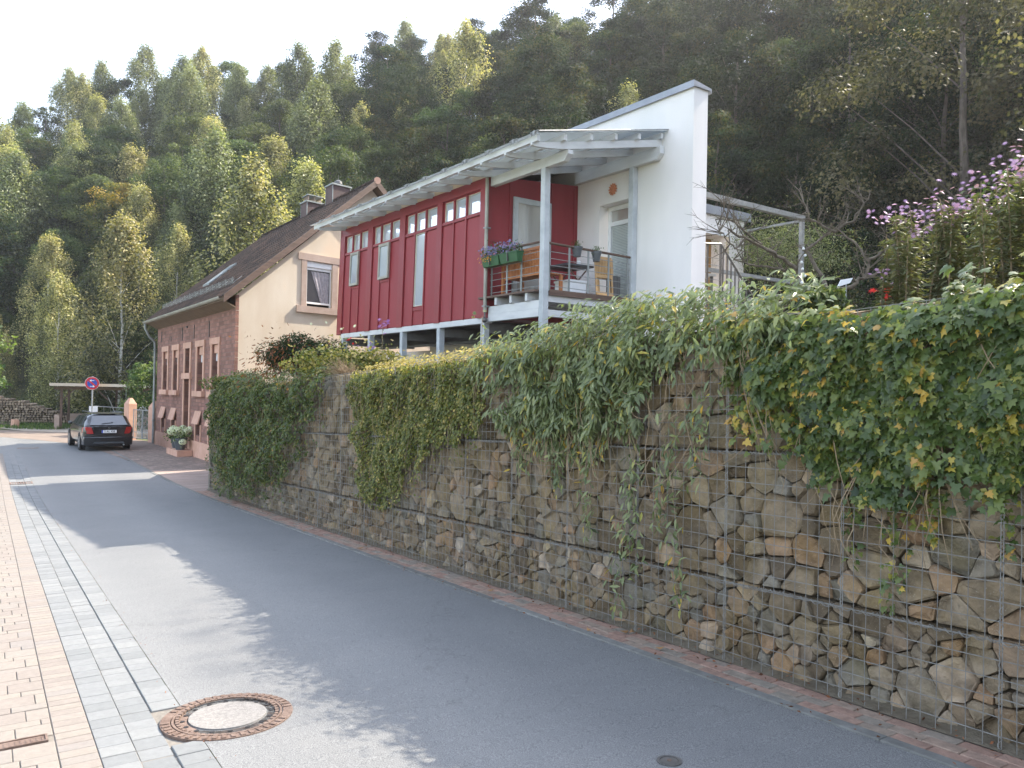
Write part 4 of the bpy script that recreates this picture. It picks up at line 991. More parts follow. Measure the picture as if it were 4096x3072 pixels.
# ================================================================== OLD SANDSTONE HOUSE
oh = thing('sandstone_house', HS(6, 4, -.8), 'old red sandstone house with a cream gable wall and a steep dark tiled roof', 'house')
SX, EX = 12.25, 10.3                                  # length along the street, gable width
wins = [(0, 1.87, 3.03), (0, 3.85, 5.20), (0, 7.72, 8.98), (0, 9.75, 11.05)]
wins = [(1.95, 2.72), (3.90, 4.72), (7.95, 8.70), (9.90, 10.75)]       # openings s range  (frame extends .2 either side)
wins = [(1.95, 2.75), (4.0, 4.85), (8.05, 8.85), (10.0, 10.85)]
cellw = [(2.30, 2.98), (4.20, 4.88), (8.30, 9.0), (10.3, 11.0)]
holes = [(a, b, 1.58, 3.17) for a, b in wins] + [(6.0, 6.78, 2.24, 3.17), (6.0, 6.85, -.3, 2.02)] + [(a, b, -.02, .38) for a, b in cellw]
mb = MB(); wall_holes(mb, lambda a, b, c: HS(a, b, c), 0, SX, -.9, 4.6, holes, 0, .30); mb.build('street_wall', M['brick'], oh)
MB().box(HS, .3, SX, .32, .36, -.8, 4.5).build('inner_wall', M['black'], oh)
gt = lambda t: 4.62 + .835 * min(t, EX - t)
mb = MB(); wall_holes(mb, lambda a, b, c: HS(b, a, c), 0, EX, -.9, gt, [(2.51, 3.52, 4.50, 6.03)], 0, .22); mb.build('gable_wall', M['cream'], oh)
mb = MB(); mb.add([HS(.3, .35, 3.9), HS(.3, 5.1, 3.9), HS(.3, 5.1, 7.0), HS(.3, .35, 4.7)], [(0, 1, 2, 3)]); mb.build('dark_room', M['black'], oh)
# quoin stones at the corner
for k in range(11):
    z = -.75 + k * .49; L = .42 if k % 2 else .28
    MB().box(HS, -.012, L, -.015, .1, z, z + .47).build('quoin', M['sandstone'] if k < 1 else mat_q if False else M['brick'], oh)
def surround(a, b, z0, z1, nm='window'):
    """dressed stone surround, recessed reveal, roller shutter box and glass"""
    g_ = MB(); g_.box(HS, a - .21, a - .002, -.035, .28, z0, z1); jl = g_.build('jamb', M['sandstone'], oh)
    MB().box(HS, b + .002, b + .21, -.035, .28, z0, z1).build('jamb', M['sandstone'], oh)
    MB().box(HS, a - .26, b + .26, -.05, .28, z1 + .002, z1 + .22).build('lintel', M['sandstone'], oh)
    MB().box(HS, a - .30, b + .30, -.13, .28, z0 - .20, z0 - .002).build('sill', M['sandstone'], oh, bevel=.008)
for a, b in wins:
    surround(a, b, 1.58, 3.17)
    f_ = MB().box(HS, a, b, .06, .2, 2.88, 3.168).build('shutter_box', M['sandstone'], oh)
    MB().box(HS, a + .01, b - .01, .13, .19, 2.62, 2.878).build('roller_shutter', M['whiteplastic'], oh)
    w_ = MB().box(HS, a, a + .06, .2, .26, 1.58, 2.62); w_.box(HS, b - .06, b, .2, .26, 1.58, 2.62); w_.box(HS, (a + b) / 2 - .04, (a + b) / 2 + .04, .2, .26, 1.58, 2.62); w_.box(HS, a + .061, b - .061, .2, .26, 1.58, 1.65)
    wo_ = w_.build('window', M['sandstone_grey'], oh)
    MB().box(HS, a + .06, b - .06, .225, .235, 1.65, 2.62).build('pane', M['darkpane'], wo_)
# staircase window + door in the middle axis
for z0, z1 in ((2.24, 3.17),):
    MB().box(HS, 5.80, 5.998, -.035, .28, z0, z1).build('jamb', M['sandstone'], oh); MB().box(HS, 6.782, 6.98, -.035, .28, z0, z1).build('jamb', M['sandstone'], oh)
    MB().box(HS, 5.74, 7.04, -.05, .28, z1 + .002, z1 + .22).build('lintel', M['sandstone'], oh)
MB().box(HS, 5.70, 7.06, -.09, .28, 2.022, 2.238).build('door_lintel', M['sandstone'], oh)
MB().box(HS, 5.80, 5.998, -.035, .28, -.6, 2.018).build('jamb', M['sandstone'], oh); MB().box(HS, 6.852, 7.05, -.035, .28, -.6, 2.018).build('jamb', M['sandstone'], oh)
dd = MB().box(HS, 6.0, 6.85, .2, .26, -.3, 2.018).build('door', M['sandstone_grey'], oh)
MB().box(HS, 6.1, 6.75, .18, .198, .9, 1.8).build('panel', M['brownsoffit'], dd); MB().box(HS, 6.1, 6.75, .18, .198, -.1, .7).build('panel', M['brownsoffit'], dd)
MB().tube([HS(6.12, .16, 1.0), HS(6.12, .16, 1.25)], .015, 6).build('handle', M['darksteel'], dd)
MB().box(HS, 6.0, 6.78, .2, .26, 2.24, 3.17).build('stair_window', M['darkpane'], oh)
for a, b in cellw:
    f = lambda x, y, z: HS(x, y, z)
    mb = MB(); mb.prism([HS(a - .12, -.16, .40), HS(b + .12, -.16, .40), HS(b + .12, -.02, .86), HS(a - .12, -.02, .86)], [HS(a - .12, -.11, .40), HS(b + .12, -.11, .40), HS(b + .12, .0, .86), HS(a - .12, .0, .86)]); mb.build('cellar_shutter', M['sandstone'], oh)
    MB().box(HS, a - .13, a - .002, -.03, .2, -.22, .38).build('cellar_jamb', M['sandstone'], oh); MB().box(HS, b + .002, b + .13, -.03, .2, -.22, .38).build('cellar_jamb', M['sandstone'], oh)
    MB().box(HS, a, b, .2, .22, -.02, .38).build('cellar_window', M['darkpane'], oh)
for a, b in ((-.01, 5.79), (7.06, SX + .0)): MB().box(HS, a, b, -.045, -.004, -.86, -.23).build('plinth', M['sandstone'], oh)
# wall ties
for s_, z0, z1 in ((7.35, 3.5, 4.0), (5.4, 3.5, 4.0), (3.2, 3.45, 4.0), (9.4, 3.55, 3.75), (11.3, 3.6, 4.05)): MB().box(HS, s_, s_ + .045, -.025, -.002, z0, z1).build('wall_tie', M['darksteel'], oh)
MB().box(HS, 6.5, 6.62, -.05, -.002, 3.95, 4.02).build('wall_hook', M['darksteel'], oh)
# gable window
f = lambda a, b, c: HS(b, a, c)
MB().box(f, 2.31, 2.508, -.04, .2, 4.50, 6.03).build('jamb', M['sandstone_grey'], oh); MB().box(f, 3.522, 3.74, -.04, .2, 4.50, 6.03).build('jamb', M['sandstone_grey'], oh)
MB().box(f, 2.17, 3.86, -.05, .2, 6.032, 6.26).build('lintel', M['sandstone_grey'], oh); MB().box(f, 2.12, 3.84, -.10, .2, 4.28, 4.498).build('sill', M['sandstone_grey'], oh)
MB().box(f, 2.52, 3.51, .02, .10, 5.83, 6.02).build('roller_shutter', M['whiteplastic'], oh)
gw = MB()
for q in ((2.515, 2.56, 4.50, 5.82), (3.46, 3.51, 4.50, 5.82), (2.56, 3.46, 5.74, 5.82), (2.56, 3.46, 4.60, 4.66)): gw.box(f, q[0], q[1], .06, .12, q[2], q[3])
gwo = gw.build('gable_window', M['whiteplastic'], oh)
MB().box(f, 2.56, 3.46, .10, .105, 4.661, 5.739).build('pane', M['darkpane'], gwo)
mb = MB(); V = []; F_ = []
cm = mat('lace_curtain', (.30, .28, .30), (.42, .39, .42), .9, 12)
for i in range(15):
    k = i / 14; 
    for j in range(8):
        q = j / 7; x = 2.80 + .62 * k; x0 = 2.92 + .5 * k; xx = x * (1 - q) + (3.02 + .38 * k) * q if True else x
        V.append(HS(.085 + .015 * math.sin(i * 2.1), 3.42 - (3.42 - 2.72) * (1 - k) * (1 - q * .55), 5.70 - 1.03 * q))
mb.add(V, [(i * 8 + j, i * 8 + j + 1, (i + 1) * 8 + j + 1, (i + 1) * 8 + j) for i in range(14) for j in range(7)]); mb.build('curtain', cm, gwo, smooth=True)
# arched patch high in the gable
mb = MB(); pr_ = [(4.15, 6.72), (5.7, 6.72), (5.7, 7.02), (5.2, 7.17), (4.55, 7.17), (4.22, 7.05)]; mb.prism([HS(-.012, a, c) for a, c in pr_], [HS(.01, a, c) for a, c in pr_]); mb.build('gable_recess', M['sandstone_grey'], oh)
# roof
ez, rz_, ov = 4.52, 9.17, .45
pitch = (rz_ - ez) / (5.15 + .5)
def RP(s, q, dz=0):      # q = distance along g from the street eave, 0..5.65
    return HS(s, q - .5, ez + pitch * q + dz)
def RPb(s, q, dz=0): return HS(s, EX + .5 - q, ez + pitch * q + dz)
for fn, nm in ((RP, 'roof_slope'), (RPb, 'roof_slope')):
    mb = MB(); mb.prism([fn(-.36, 0, -.14), fn(SX + .3, 0, -.14), fn(SX + .3, 5.65, -.14), fn(-.36, 5.65, -.14)], [fn(-.36, 0, -.02), fn(SX + .3, 0, -.02), fn(SX + .3, 5.65, -.02), fn(-.36, 5.65, -.02)]); ro = mb.build(nm, M['brownsoffit'], oh)
    if fn is RP: roof1 = ro
rt = random.Random(9); tiles = []
NS, NQ = 52, 23; ds = (SX + .72) / NS; dq = 5.65 / NQ
def tile(mb, fn, i, j):
    mb.tint = rt.random(); s0 = -.38 + i * ds; q0 = j * dq - .04; q1 = q0 + dq * 1.22; pts = []
    for q, dz in ((q0, .045), (q1, .02)):
        for a, h in ((0, .0), (.3, .028), (.6, .028), (.8, .0), (1.02, -.005)): pts.append(fn(s0 + a * ds, min(q, 5.68), h + dz + rt.uniform(-.003, .003)))
    for a, h in ((0, .0), (.3, .028), (.6, .028), (.8, .0), (1.02, -.005)): pts.append(fn(s0 + a * ds, q0, -.0))
    mb.add(pts, [(k, k + 1, k + 6, k + 5) for k in range(4)] + [(k, 10 + k, 11 + k, k + 1) for k in range(4)])
sky_q = lambda i, j: (7.0 < -.38 + i * ds < 8.2 and 1.3 < j * dq < 2.7)
order = sorted([(i, j) for i in range(NS) for j in range(NQ) if not sky_q(i, j)], key=lambda c: c[0] * .7 + c[1] * .3)
for (i, j) in order[:300]:
    mb = MB(); tile(mb, RP, i, j); mb.build('roof_tile', M['rooftile'], roof1)
mb = MB()
for (i, j) in order[300:]: tile(mb, RP, i, j)
mb.build('roof_tile_field', M['rooftile'], roof1)['kind'] = 'stuff'
mb = MB()
for i in range(0, NS): 
    for j in range(NQ): tile(mb, RPb, i, j)
mb.build('rear_roof_tile_field', M['rooftile'], oh)['kind'] = 'stuff'
for k in range(34):
    s0 = -.42 + k * .39; mb = MB(); mb.tint = rt.random(); pts = []
    for s_, r_ in ((s0, .125), (s0 + .42, .105)):
        for a in range(7): th = math.pi * a / 6; pts.append(HS(s_, 5.15 + math.cos(th) * r_, 9.16 + math.sin(th) * r_))
    mb.add(pts, [(a, a + 1, a + 8, a + 7) for a in range(6)]); mb.build('ridge_tile', M['rooftile'], oh, smooth=True)
MB().disc(HS(-.44, 5.15, 9.17), -HA, 0, .125, .02, 16).build('ridge_end_disc', M['sandstone'], oh)
mb = MB(); mb.prism([RP(-.44, -.02, -.20), RP(-.38, -.02, -.20), RP(-.38, 5.66, -.20), RP(-.44, 5.66, -.20)], [RP(-.44, -.02, .05), RP(-.38, -.02, .05), RP(-.38, 5.66, .05), RP(-.44, 5.66, .05)]); mb.build('verge_board', M['brownwood'], oh)
mb = MB(); mb.prism([RPb(-.44, -.02, -.20), RPb(-.38, -.02, -.20), RPb(-.38, 5.66, -.20), RPb(-.44, 5.66, -.20)], [RPb(-.44, -.02, .05), RPb(-.38, -.02, .05), RPb(-.38, 5.66, .05), RPb(-.44, 5.66, .05)]); mb.build('verge_board', M['brownwood'], oh)
# boarded eave soffit, gutter, snow guard
for k in range(12):
    a = -.05 + k * 1.03; mb = MB(); mb.prism([HS(a, -.004, 4.20), HS(a + 1.02, -.004, 4.20), HS(a + 1.02, -.44, 4.40), HS(a, -.44, 4.40)], [HS(a, -.004, 4.24), HS(a + 1.02, -.004, 4.24), HS(a + 1.02, -.44, 4.44), HS(a, -.44, 4.44)]); mb.build('soffit_board', M['brownsoffit'], oh)
mb = MB(); pts = []; n = 8
for s_ in (-.15, SX + .25):
    for a in range(n): th = math.pi + math.pi * a / (n - 1); pts.append(HS(s_, -.55 + math.cos(th) * .085, 4.50 + math.sin(th) * .085))
    for a in range(n): th = 2 * math.pi - math.pi * a / (n - 1); pts.append(HS(s_, -.55 + math.cos(th) * .078, 4.50 + math.sin(th) * .078))
mb.add(pts, [(i, (i + 1) % 16, 16 + (i + 1) % 16, 16 + i) for i in range(16)] + [tuple(range(16)), tuple(range(16, 32))]); mb.build('gutter', M['gutterz'], oh)
MB().disc(HS(-.16, -.55, 4.50), -HA, 0, .084, .01, 16)
hdp = thing('house_downpipe', HS(SX + .1, -.2, -.8), 'weathered zinc downpipe with a swan neck at the far corner of the sandstone house', 'downpipe')
MB().tube([HS(SX + .05, -.55, 4.42), HS(SX + .05, -.54, 4.2), HS(SX + .05, -.35, 3.85), HS(SX + .05, -.12, 3.65), HS(SX + .05, -.10, 3.4), HS(SX + .05, -.10, -.78)], .05, 10).build('pipe', M['zinc'], hdp, smooth=True)
for z in (.2, 2.2, 3.3): MB().box(HS, SX - .02, SX + .12, -.16, -.04, z, z + .03).build('bracket', M['zinc'], hdp)
sg = MB(); 
for k in range(5): sg.tube([RP(.8, .62, .05 + k * .045), RP(SX - .3, .62, .05 + k * .045)], .006, 4)
for k in range(60): a = .8 + k * (SX - 1.1) / 59; sg.tube([RP(a, .62, .04), RP(a, .62, .24)], .004, 4)
sgo = sg.build('snow_guard', M['zinc'], oh)
for k in range(13): a = .9 + k * .85; MB().tube([RP(a, .95, .06), RP(a, .64, .05), RP(a, .62, .27)], .010, 4).build('bracket', M['steel'], sgo)
sk = MB(); sk.box(lambda a, b, c: RP(a, b, c), 7.1, 8.1, 1.45, 1.52, .0, .12); sk.box(RP, 7.1, 8.1, 2.53, 2.60, .0, .12); sk.box(RP, 7.1, 7.17, 1.521, 2.529, .0, .12); sk.box(RP, 8.03, 8.1, 1.521, 2.529, .0, .12)
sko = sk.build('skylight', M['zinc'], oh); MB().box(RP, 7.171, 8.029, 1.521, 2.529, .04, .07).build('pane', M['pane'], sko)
# chimneys
def chimney(s_, t_, z1, lab, pots):
    mb = MB(); mb.box(HS, s_, s_ + .75, t_ - .42, t_ + .42, 8.2, z1); c_ = mb.build('chimney', mat('chimney_cladding', (.065, .038, .036), (.10, .058, .054), .7, 3), oh)
    for a, b in ((s_ - .012, t_ - .43), (s_ + .73, t_ - .43), (s_ - .012, t_ + .40)): MB().box(HS, a, a + .03, b, b + .03, 8.6, z1 - .002).build('corner_strip', M['zinc'], c_)
    MB().box(HS, s_ - .05, s_ + .80, t_ - .47, t_ + .47, z1 + .002, z1 + .06).build('cap_slab', M['zinc'], c_)
    if pots:
        for a in range(4):
            for b in (-.3, 0, .3): MB().box(HS, s_ + .1 + a * .16, s_ + .14 + a * .16, t_ + b - .02, t_ + b + .02, z1 + .061, z1 + .30).build('cowl_post', M['sandstone_grey'], c_)
        MB().box(HS, s_ + .02, s_ + .72, t_ - .38, t_ + .38, z1 + .302, z1 + .34).build('cowl_slab', M['zinc'], c_)
    else:
        MB().lathe(HS(s_ + .37, t_, z1 + .061), [(.10, 0), (.10, .08), (.17, .10), (.15, .20), (.06, .26), (.012, .27), (.01, .48)], 14).build('metal_cowl', M['darksteel'], c_, smooth=True)
chimney(6.0, 5.3, 9.58, '', True); chimney(3.5, 5.45, 9.82, '', False)
# entrance step
es = thing('entrance_step', HS(6.4, -.4, -.8), 'low sandstone block at the foot of the house door carrying the hydrangea pots', 'step')
MB().box(HS, 5.1, 6.95, -.62, -.06, -.80, -.58).build('step_block', M['sandstone'], es, bevel=.01)
# hydrangea pots
def hydrangea(s_, t_, z, lab, R_, nb, sd_):
    t = thing('hydrangea_pot', HS(s_, t_, z), lab, 'potted hydrangea', 'hydrangeas at the house door')
    c = HS(s_, t_, z); MB().lathe(c, [(.15, 0), (.22, .36), (.24, .37), (.24, .42), (.20, .42)], 16).build('pot', M['plastic_grey'], t, smooth=True)
    r = np.random.default_rng(sd_); N = 300; p = r.normal(size=(N, 3)) * [.17, .17, .10] + np.array(c) + [0, 0, .5]; leaves('foliage', p, r.normal(size=(N, 3)) + [0, 0, .8], r.uniform(.07, .12, N), r.random(N), 'dia', M['l_garden'], t, seed=sd_)
    for k in range(nb):
        a = 2 * math.pi * k / nb + sd_; rad = R_ * (.55 + .45 * (k % 2)); q = np.array(c) + [math.cos(a) * rad, math.sin(a) * rad, .58 + .16 * ((k * 7) % 3) / 2 - (.28 if k % 4 == 3 else 0)]
        n_ = 150; d_ = r.normal(size=(n_, 3)); d_ /= np.linalg.norm(d_, axis=1, keepdims=True)
        leaves('flower_head', q + d_ * [.13, .13, .10], d_, np.full(n_, .055), r.random(n_), 'round', M['p_white'], t, seed=k)
hydrangea(6.55, -.32, -.58, 'cream hydrangea in a dark pot, the farther of two by the house door', .24, 6, 2)
hydrangea(5.6, -.40, -.58, 'larger cream hydrangea in a dark pot, the nearer of two by the house door', .32, 8, 3)

# ================================================================== PLANTS ON THE WALL
def in_poly(x, y, P):
    c = False; n = len(P)
    for i in range(n):
        x1, y1 = P[i]; x2, y2 = P[i - 1]
        if (y1 > y) != (y2 > y) and x < (x2 - x1) * (y - y1) / (y2 - y1) + x1: c = not c
    return c
def nz(u, h, s=1.0, o=0): return noise.noise(Vector((u * s, h * s, o)))
def poly_sample(P, n, r, rough=.12):
    xs_ = [p[0] for p in P]; ys_ = [p[1] for p in P]; out = []
    while len(out) < n:
        x = r.uniform(min(xs_), max(xs_)); y = r.uniform(min(ys_), max(ys_))
        dx = rough * (nz(x, y, 5, 3) + .6 * nz(x, y, 13, 5)); dy = rough * (nz(x, y, 5, 9) + .6 * nz(x, y, 13, 2))
        if in_poly(x + dx, y + dy, P) or (r.random() < .10 and in_poly(x + r.gauss(0, rough * .5), y + abs(r.gauss(0, rough * .8)), P)): out.append((x, y))
    return out
def wall_mass(t, nm, P, n, size, shape, material, seed, thick=(.03, .22), rough=.12, keep=None, tintf=None, nparts=0, dens=0, wid=1.0, part='leaf'):
    r = random.Random(seed); pts = poly_sample(P, n, r, rough); pos = []; nr = []; sz = []; ti = []
    ev = np.array(RDe)
    for (u, h) in pts:
        cl = nz(u, h, 3.0, seed); cl2 = nz(u, h, 8.0, seed + 4)
        if cl2 + .35 * cl < dens - 1 + .0: continue
        if h < 1.6 and r.random() < .35 * (1.6 - h): continue
        th = thick[0] + (thick[1] - thick[0]) * max(0, min(1, .5 + .8 * cl)) * (0.5 + .5 * r.random() ** .5)
        if h > L3 - .12: v = WV - th * .8 + (h - (L3 - .12)) * r.uniform(0, 1.4)
        else: v = WV - th + .02
        pos.append(RD(u, v, h)); nr.append((-RDe.x + r.gauss(0, .45), -RDe.y + r.gauss(0, .45), .45 + (1.0 if h > L3 else 0) + r.gauss(0, .45)))
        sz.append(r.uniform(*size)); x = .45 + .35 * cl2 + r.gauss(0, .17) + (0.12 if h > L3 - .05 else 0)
        if r.random() < .03: x = r.uniform(.9, 1)
        if tintf: x = tintf(u, h, x, r)
        ti.append(max(0, min(1, x)))
    idx = sorted(range(len(pos)), key=lambda i: (0 if pos[i].dot(RDd) > 1.9 else 1, (pos[i] - Vector((0, 0, 1.76))).length / sz[i]))
    if nparts:
        for q, i in enumerate(idx[:nparts]):
            leaves(part, [pos[i]], [nr[i]], [sz[i]], [ti[i]], shape, material, t, down=(0, 0, -1), seed=q + seed, wid=wid)
        idx = idx[nparts:]
    o = leaves(nm, [pos[i] for i in idx], [nr[i] for i in idx], [sz[i] for i in idx], [ti[i] for i in idx], shape, material, t, down=(0, 0, -1), seed=seed, wid=wid)
    o['kind'] = 'stuff'; return o
def stems(t, P, n, seed, L=(.4, 1.1), r0=.004, m_=None):
    r = random.Random(seed); pts = poly_sample(P, n, r, .1); mb = MB()
    for (u, h) in pts:
        l = r.uniform(*L); sl = r.uniform(-.5, .5); pp = []
        for k in range(6):
            q = k / 5; uu_ = u + sl * l * q + .05 * nz(u, q * 3, 2, k); hh = max(.05, h - l * q * (1 - .3 * abs(sl)))
            pp.append(RD(uu_, WV - .05 - .08 * math.sin(q * 3), hh))
        mb.tube(pp, [r0 * (1 - .12 * k) for k in range(6)], 3, False)
    mb.build('stem', m_ or M['vine'], t)['kind'] = 'stuff'
M1 = [(19.3, 2.55), (17.5, 2.78), (15.81, 2.66), (13.73, 2.5), (11.84, 2.42), (12.0, 2.11), (12.53, 1.86), (13.11, 1.59), (12.95, 1.18), (13.65, 1.25), (13.62, .86), (14.45, .59), (16.1, .26), (18.23, .08), (18.63, .48), (19.3, 1.7)]
M2 = [(10.97, 2.40), (9.19, 2.56), (7.66, 2.54), (7.23, 2.37), (7.27, 2.02), (7.37, 1.59), (8.42, 1.49), (8.45, 1.31), (8.94, 1.14), (9.31, .77), (9.71, .58), (10.39, .53), (10.7, 1.05), (10.68, 1.53), (10.95, 2.0)]
M3 = [(7.58, 2.53), (6.38, 2.61), (6.1, 2.70), (5.67, 2.80), (5.09, 2.78), (4.52, 2.74), (3.57, 2.59), (3.18, 2.53), (3.56, 2.23), (4.07, 2.26), (4.43, 2.32), (4.66, 2.09), (4.74, 1.88), (5.17, 1.77), (5.55, 1.61), (6.09, 1.63), (6.58, 1.77), (6.72, 2.13), (7.13, 2.38)]
M3b = [(6.7, 2.1), (4.7, 2.2), (4.9, 1.7), (5.4, 1.35), (6.2, 1.42), (6.8, 1.6)]
M4 = [(3.61, 2.46), (3.36, 2.44), (2.93, 2.44), (2.46, 2.46), (2.21, 2.47), (2.0, 2.52), (.2, 2.6), (.2, 1.5), (1.86, 1.54), (1.99, 1.54), (2.03, 1.30), (2.09, 1.24), (2.16, 1.44), (2.24, 1.56), (2.36, 1.54), (2.49, 1.41), (2.66, 1.22), (2.76, 1.35), (3.01, 1.38), (3.1, 1.49), (3.23, 1.68), (3.28, 1.88), (3.41, 1.83), (3.59, 1.78), (3.62, 1.99), (3.79, 2.11), (4.0, 2.23), (3.89, 2.42)]
t = thing('cotoneaster', RD(15.5, 4.4, 2.4), 'dense dark green cascading shrub covering the far left end of the gabion wall', 'shrub')
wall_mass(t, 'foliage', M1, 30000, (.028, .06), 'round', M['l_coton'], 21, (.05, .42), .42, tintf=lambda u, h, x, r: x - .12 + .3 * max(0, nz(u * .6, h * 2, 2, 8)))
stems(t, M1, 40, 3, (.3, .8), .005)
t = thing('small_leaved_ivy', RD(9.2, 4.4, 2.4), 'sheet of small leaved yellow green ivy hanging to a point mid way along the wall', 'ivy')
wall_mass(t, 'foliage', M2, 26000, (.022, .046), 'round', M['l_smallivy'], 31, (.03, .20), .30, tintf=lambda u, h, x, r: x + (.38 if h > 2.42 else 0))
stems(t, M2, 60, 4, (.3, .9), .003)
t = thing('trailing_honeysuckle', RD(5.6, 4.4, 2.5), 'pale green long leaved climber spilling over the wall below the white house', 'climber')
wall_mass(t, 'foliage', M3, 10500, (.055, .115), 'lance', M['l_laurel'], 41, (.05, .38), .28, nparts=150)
wall_mass(t, 'loose_foliage', M3b, 1900, (.05, .10), 'lance', M['l_laurel'], 42, (.03, .15), .2, tintf=lambda u, h, x, r: x + .12)
stems(t, M3, 80, 5, (.4, 1.2), .0035); stems(t, M3b, 30, 6, (.3, .9), .003)
r_ = random.Random(8); pos = []; nr = []; sz = []; ti = []; mb = MB()
for (u0, h0, h1, sl) in ((4.55, 1.75, .35, -.10), (4.95, 1.6, .55, -.05), (5.35, 1.6, .75, .06), (4.15, 2.0, .9, .22), (5.85, 1.6, 1.1, .05), (6.5, 1.7, 1.25, .03), (4.75, 1.5, .2, .15), (3.95, 2.1, 1.35, .12)):
    pp = []
    for k in range(12):
        q = k / 11; u = u0 + sl * (1 - (1 - q) ** 2) * 2 + .03 * math.sin(q * 9 + u0); h = h0 + (h1 - h0) * q; v = WV - .05 - .04 * math.sin(q * 5 + u0); pp.append(RD(u, v, h))
        for _ in range(8 if q > .15 else 4):
            pos.append(RD(u + r_.gauss(0, .05), v - abs(r_.gauss(0, .03)), h + r_.gauss(0, .04))); nr.append((-RDe.x + r_.gauss(0, .5), -RDe.y + r_.gauss(0, .5), .5 + r_.gauss(0, .4))); sz.append(r_.uniform(.05, .10)); ti.append(min(1, max(0, r_.gauss(.5, .25))))
    mb.tube(pp, [.005 * (1 - .06 * k) for k in range(12)], 4, False)
for _ in range(14):     # bare looping shoots
    u0 = r_.uniform(3.9, 6.6); h0 = r_.uniform(1.7, 2.35); l = r_.uniform(.4, .9); s_ = r_.choice((-1, 1)); b_ = r_.uniform(.2, .6)
    mb.tube([RD(u0 + s_ * l * q * .8, WV - .05 - .12 * math.sin(q * 3.1), h0 - b_ * math.sin(q * 2.4)) for q in [k / 9 for k in range(10)]], .0033, 4, False)
leaves('trailing_leaves', pos, nr, sz, ti, 'lance', M['l_laurel'], t, down=(0, 0, -1), seed=9)['kind'] = 'stuff'
mb.build('trailing_stem', M['vine'], t)['kind'] = 'stuff'
t = thing('common_ivy', RD(2.8, 4.4, 2.5), 'thick dark green lobed ivy curtain covering the upper right end of the gabion wall', 'ivy')
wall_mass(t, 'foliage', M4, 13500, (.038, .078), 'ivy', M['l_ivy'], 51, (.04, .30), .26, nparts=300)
wall_mass(t, 'shoot_foliage', [(3.9, 2.3), (3.3, 2.2), (2.9, 1.6), (3.3, 1.5), (3.8, 1.7)], 800, (.04, .07), 'ivy', M['l_ivy'], 52, (.02, .12), .2, tintf=lambda u, h, x, r: x + .2)
for a, (u0, h0, h1) in enumerate(((2.07, 1.5, .95), (2.45, 1.3, 1.0), (2.72, 1.3, .55), (2.95, 1.35, .8), (2.62, 1.2, .7), (3.2, 1.6, 1.3))):
    P_ = [(u0 - .07, h0 + .2), (u0 + .07, h0 + .2), (u0 + .05, h1 + .1), (u0, h1), (u0 - .05, h1 + .1)]
    wall_mass(t, 'hanging_shoot', P_, 70, (.03, .055), 'ivy', M['l_ivy'], 60 + a, (.02, .07), .05, tintf=lambda u, h, x, r: x + .15)
stems(t, M4, 60, 7, (.4, 1.1), .0045)
stems(t, [(3.3, 1.9), (2.3, 1.9), (2.4, 1.1), (3.2, 1.1)], 14, 9, (.3, .7), .004)

# ================================================================== SHRUBS AND FLOWERS BEHIND THE WALL
def bush(name, c, rad, n, size, shape, m_, lab, cat, seed=1, flat=1.0, stemm=None, tint=(.45, .2), clumps=14, stemsn=9, group=None, spiky=0):
    r = np.random.default_rng(seed); c = np.array(c); rad = np.array(rad)
    t = thing(name, tuple(c - [0, 0, rad[2]]), lab, cat, group)
    ce = r.normal(size=(clumps, 3)); ce /= np.linalg.norm(ce, axis=1, keepdims=True); ce *= r.uniform(.35, .85, (clumps, 1)); ce[:, 2] = np.abs(ce[:, 2]) * 1.0 - .25
    k = r.integers(0, clumps, n); d = r.normal(size=(n, 3)); d /= np.linalg.norm(d, axis=1, keepdims=True); d *= r.uniform(.5, 1, (n, 1)) ** .5 * r.uniform(.28, .5, (clumps, 1))[k]
    p = ce[k] + d; p = p * rad
    if spiky: p[:, 2] += np.where(r.random(n) < .06, r.uniform(0, spiky, n), 0)
    ti = np.clip(tint[0] + r.normal(size=n) * tint[1] + (r.random(clumps) - .5)[k] * .35 + p[:, 2] / rad[2] * .15, 0, 1)
    leaves('foliage', c + p, d + [0, 0, .35] + r.normal(size=(n, 3)) * .4, r.uniform(*size, n), ti, shape, m_, t, seed=seed)
    mb = MB(); base = c - [0, 0, rad[2] * 1.1]
    for q in range(stemsn):
        e_ = c + ce[q % clumps] * rad * .8; mid = (base + e_) / 2 + r.normal(size=3) * .08 * rad; mb.tube([base, mid, e_], [.02, .014, .006], 5, False)
    mb.build('stems', stemm or M['branch'], t); return t
bush('nandina_shrub', RD(15.7, 5.4, 3.0), (.95, .8, .62), 12000, (.05, .10), 'lance', M['l_dark'], 'rounded dark green shrub with red brown inner leaves in front of the cream gable', 'shrub', 3, tint=(.6, .2), clumps=26, spiky=.16)
sh = bpy.data.objects['nandina_shrub']
r = np.random.default_rng(5); N = 1300; p = r.normal(size=(N, 3)) * [.42, .25, .26]; leaves('red_brown_foliage', np.array(RD(15.4, 5.0, 2.78)) + p, r.normal(size=(N, 3)) + [-.4, -.8, .1], r.uniform(.05, .11, N), r.random(N), 'lance', M['l_redbrown'], sh, down=(0, 0, -1), seed=5)
bush('dark_low_shrub', RD(18.6, 4.9, 2.55), (.8, .55, .35), 3800, (.035, .065), 'round', M['l_coton'], 'low dark shrub on top of the far left end of the gabion wall', 'shrub', 7, clumps=16)
bush('rose_shrub', RD(12.9, 5.25, 2.62), (1.2, .6, .44), 6500, (.035, .07), 'round', M['l_smallivy'], 'loose yellow green rose shrub on the wall top between the dark shrub and the ivy', 'shrub', 8, tint=(.55, .22), clumps=26, spiky=.3)
r = np.random.default_rng(15); sh = bpy.data.objects['rose_shrub']
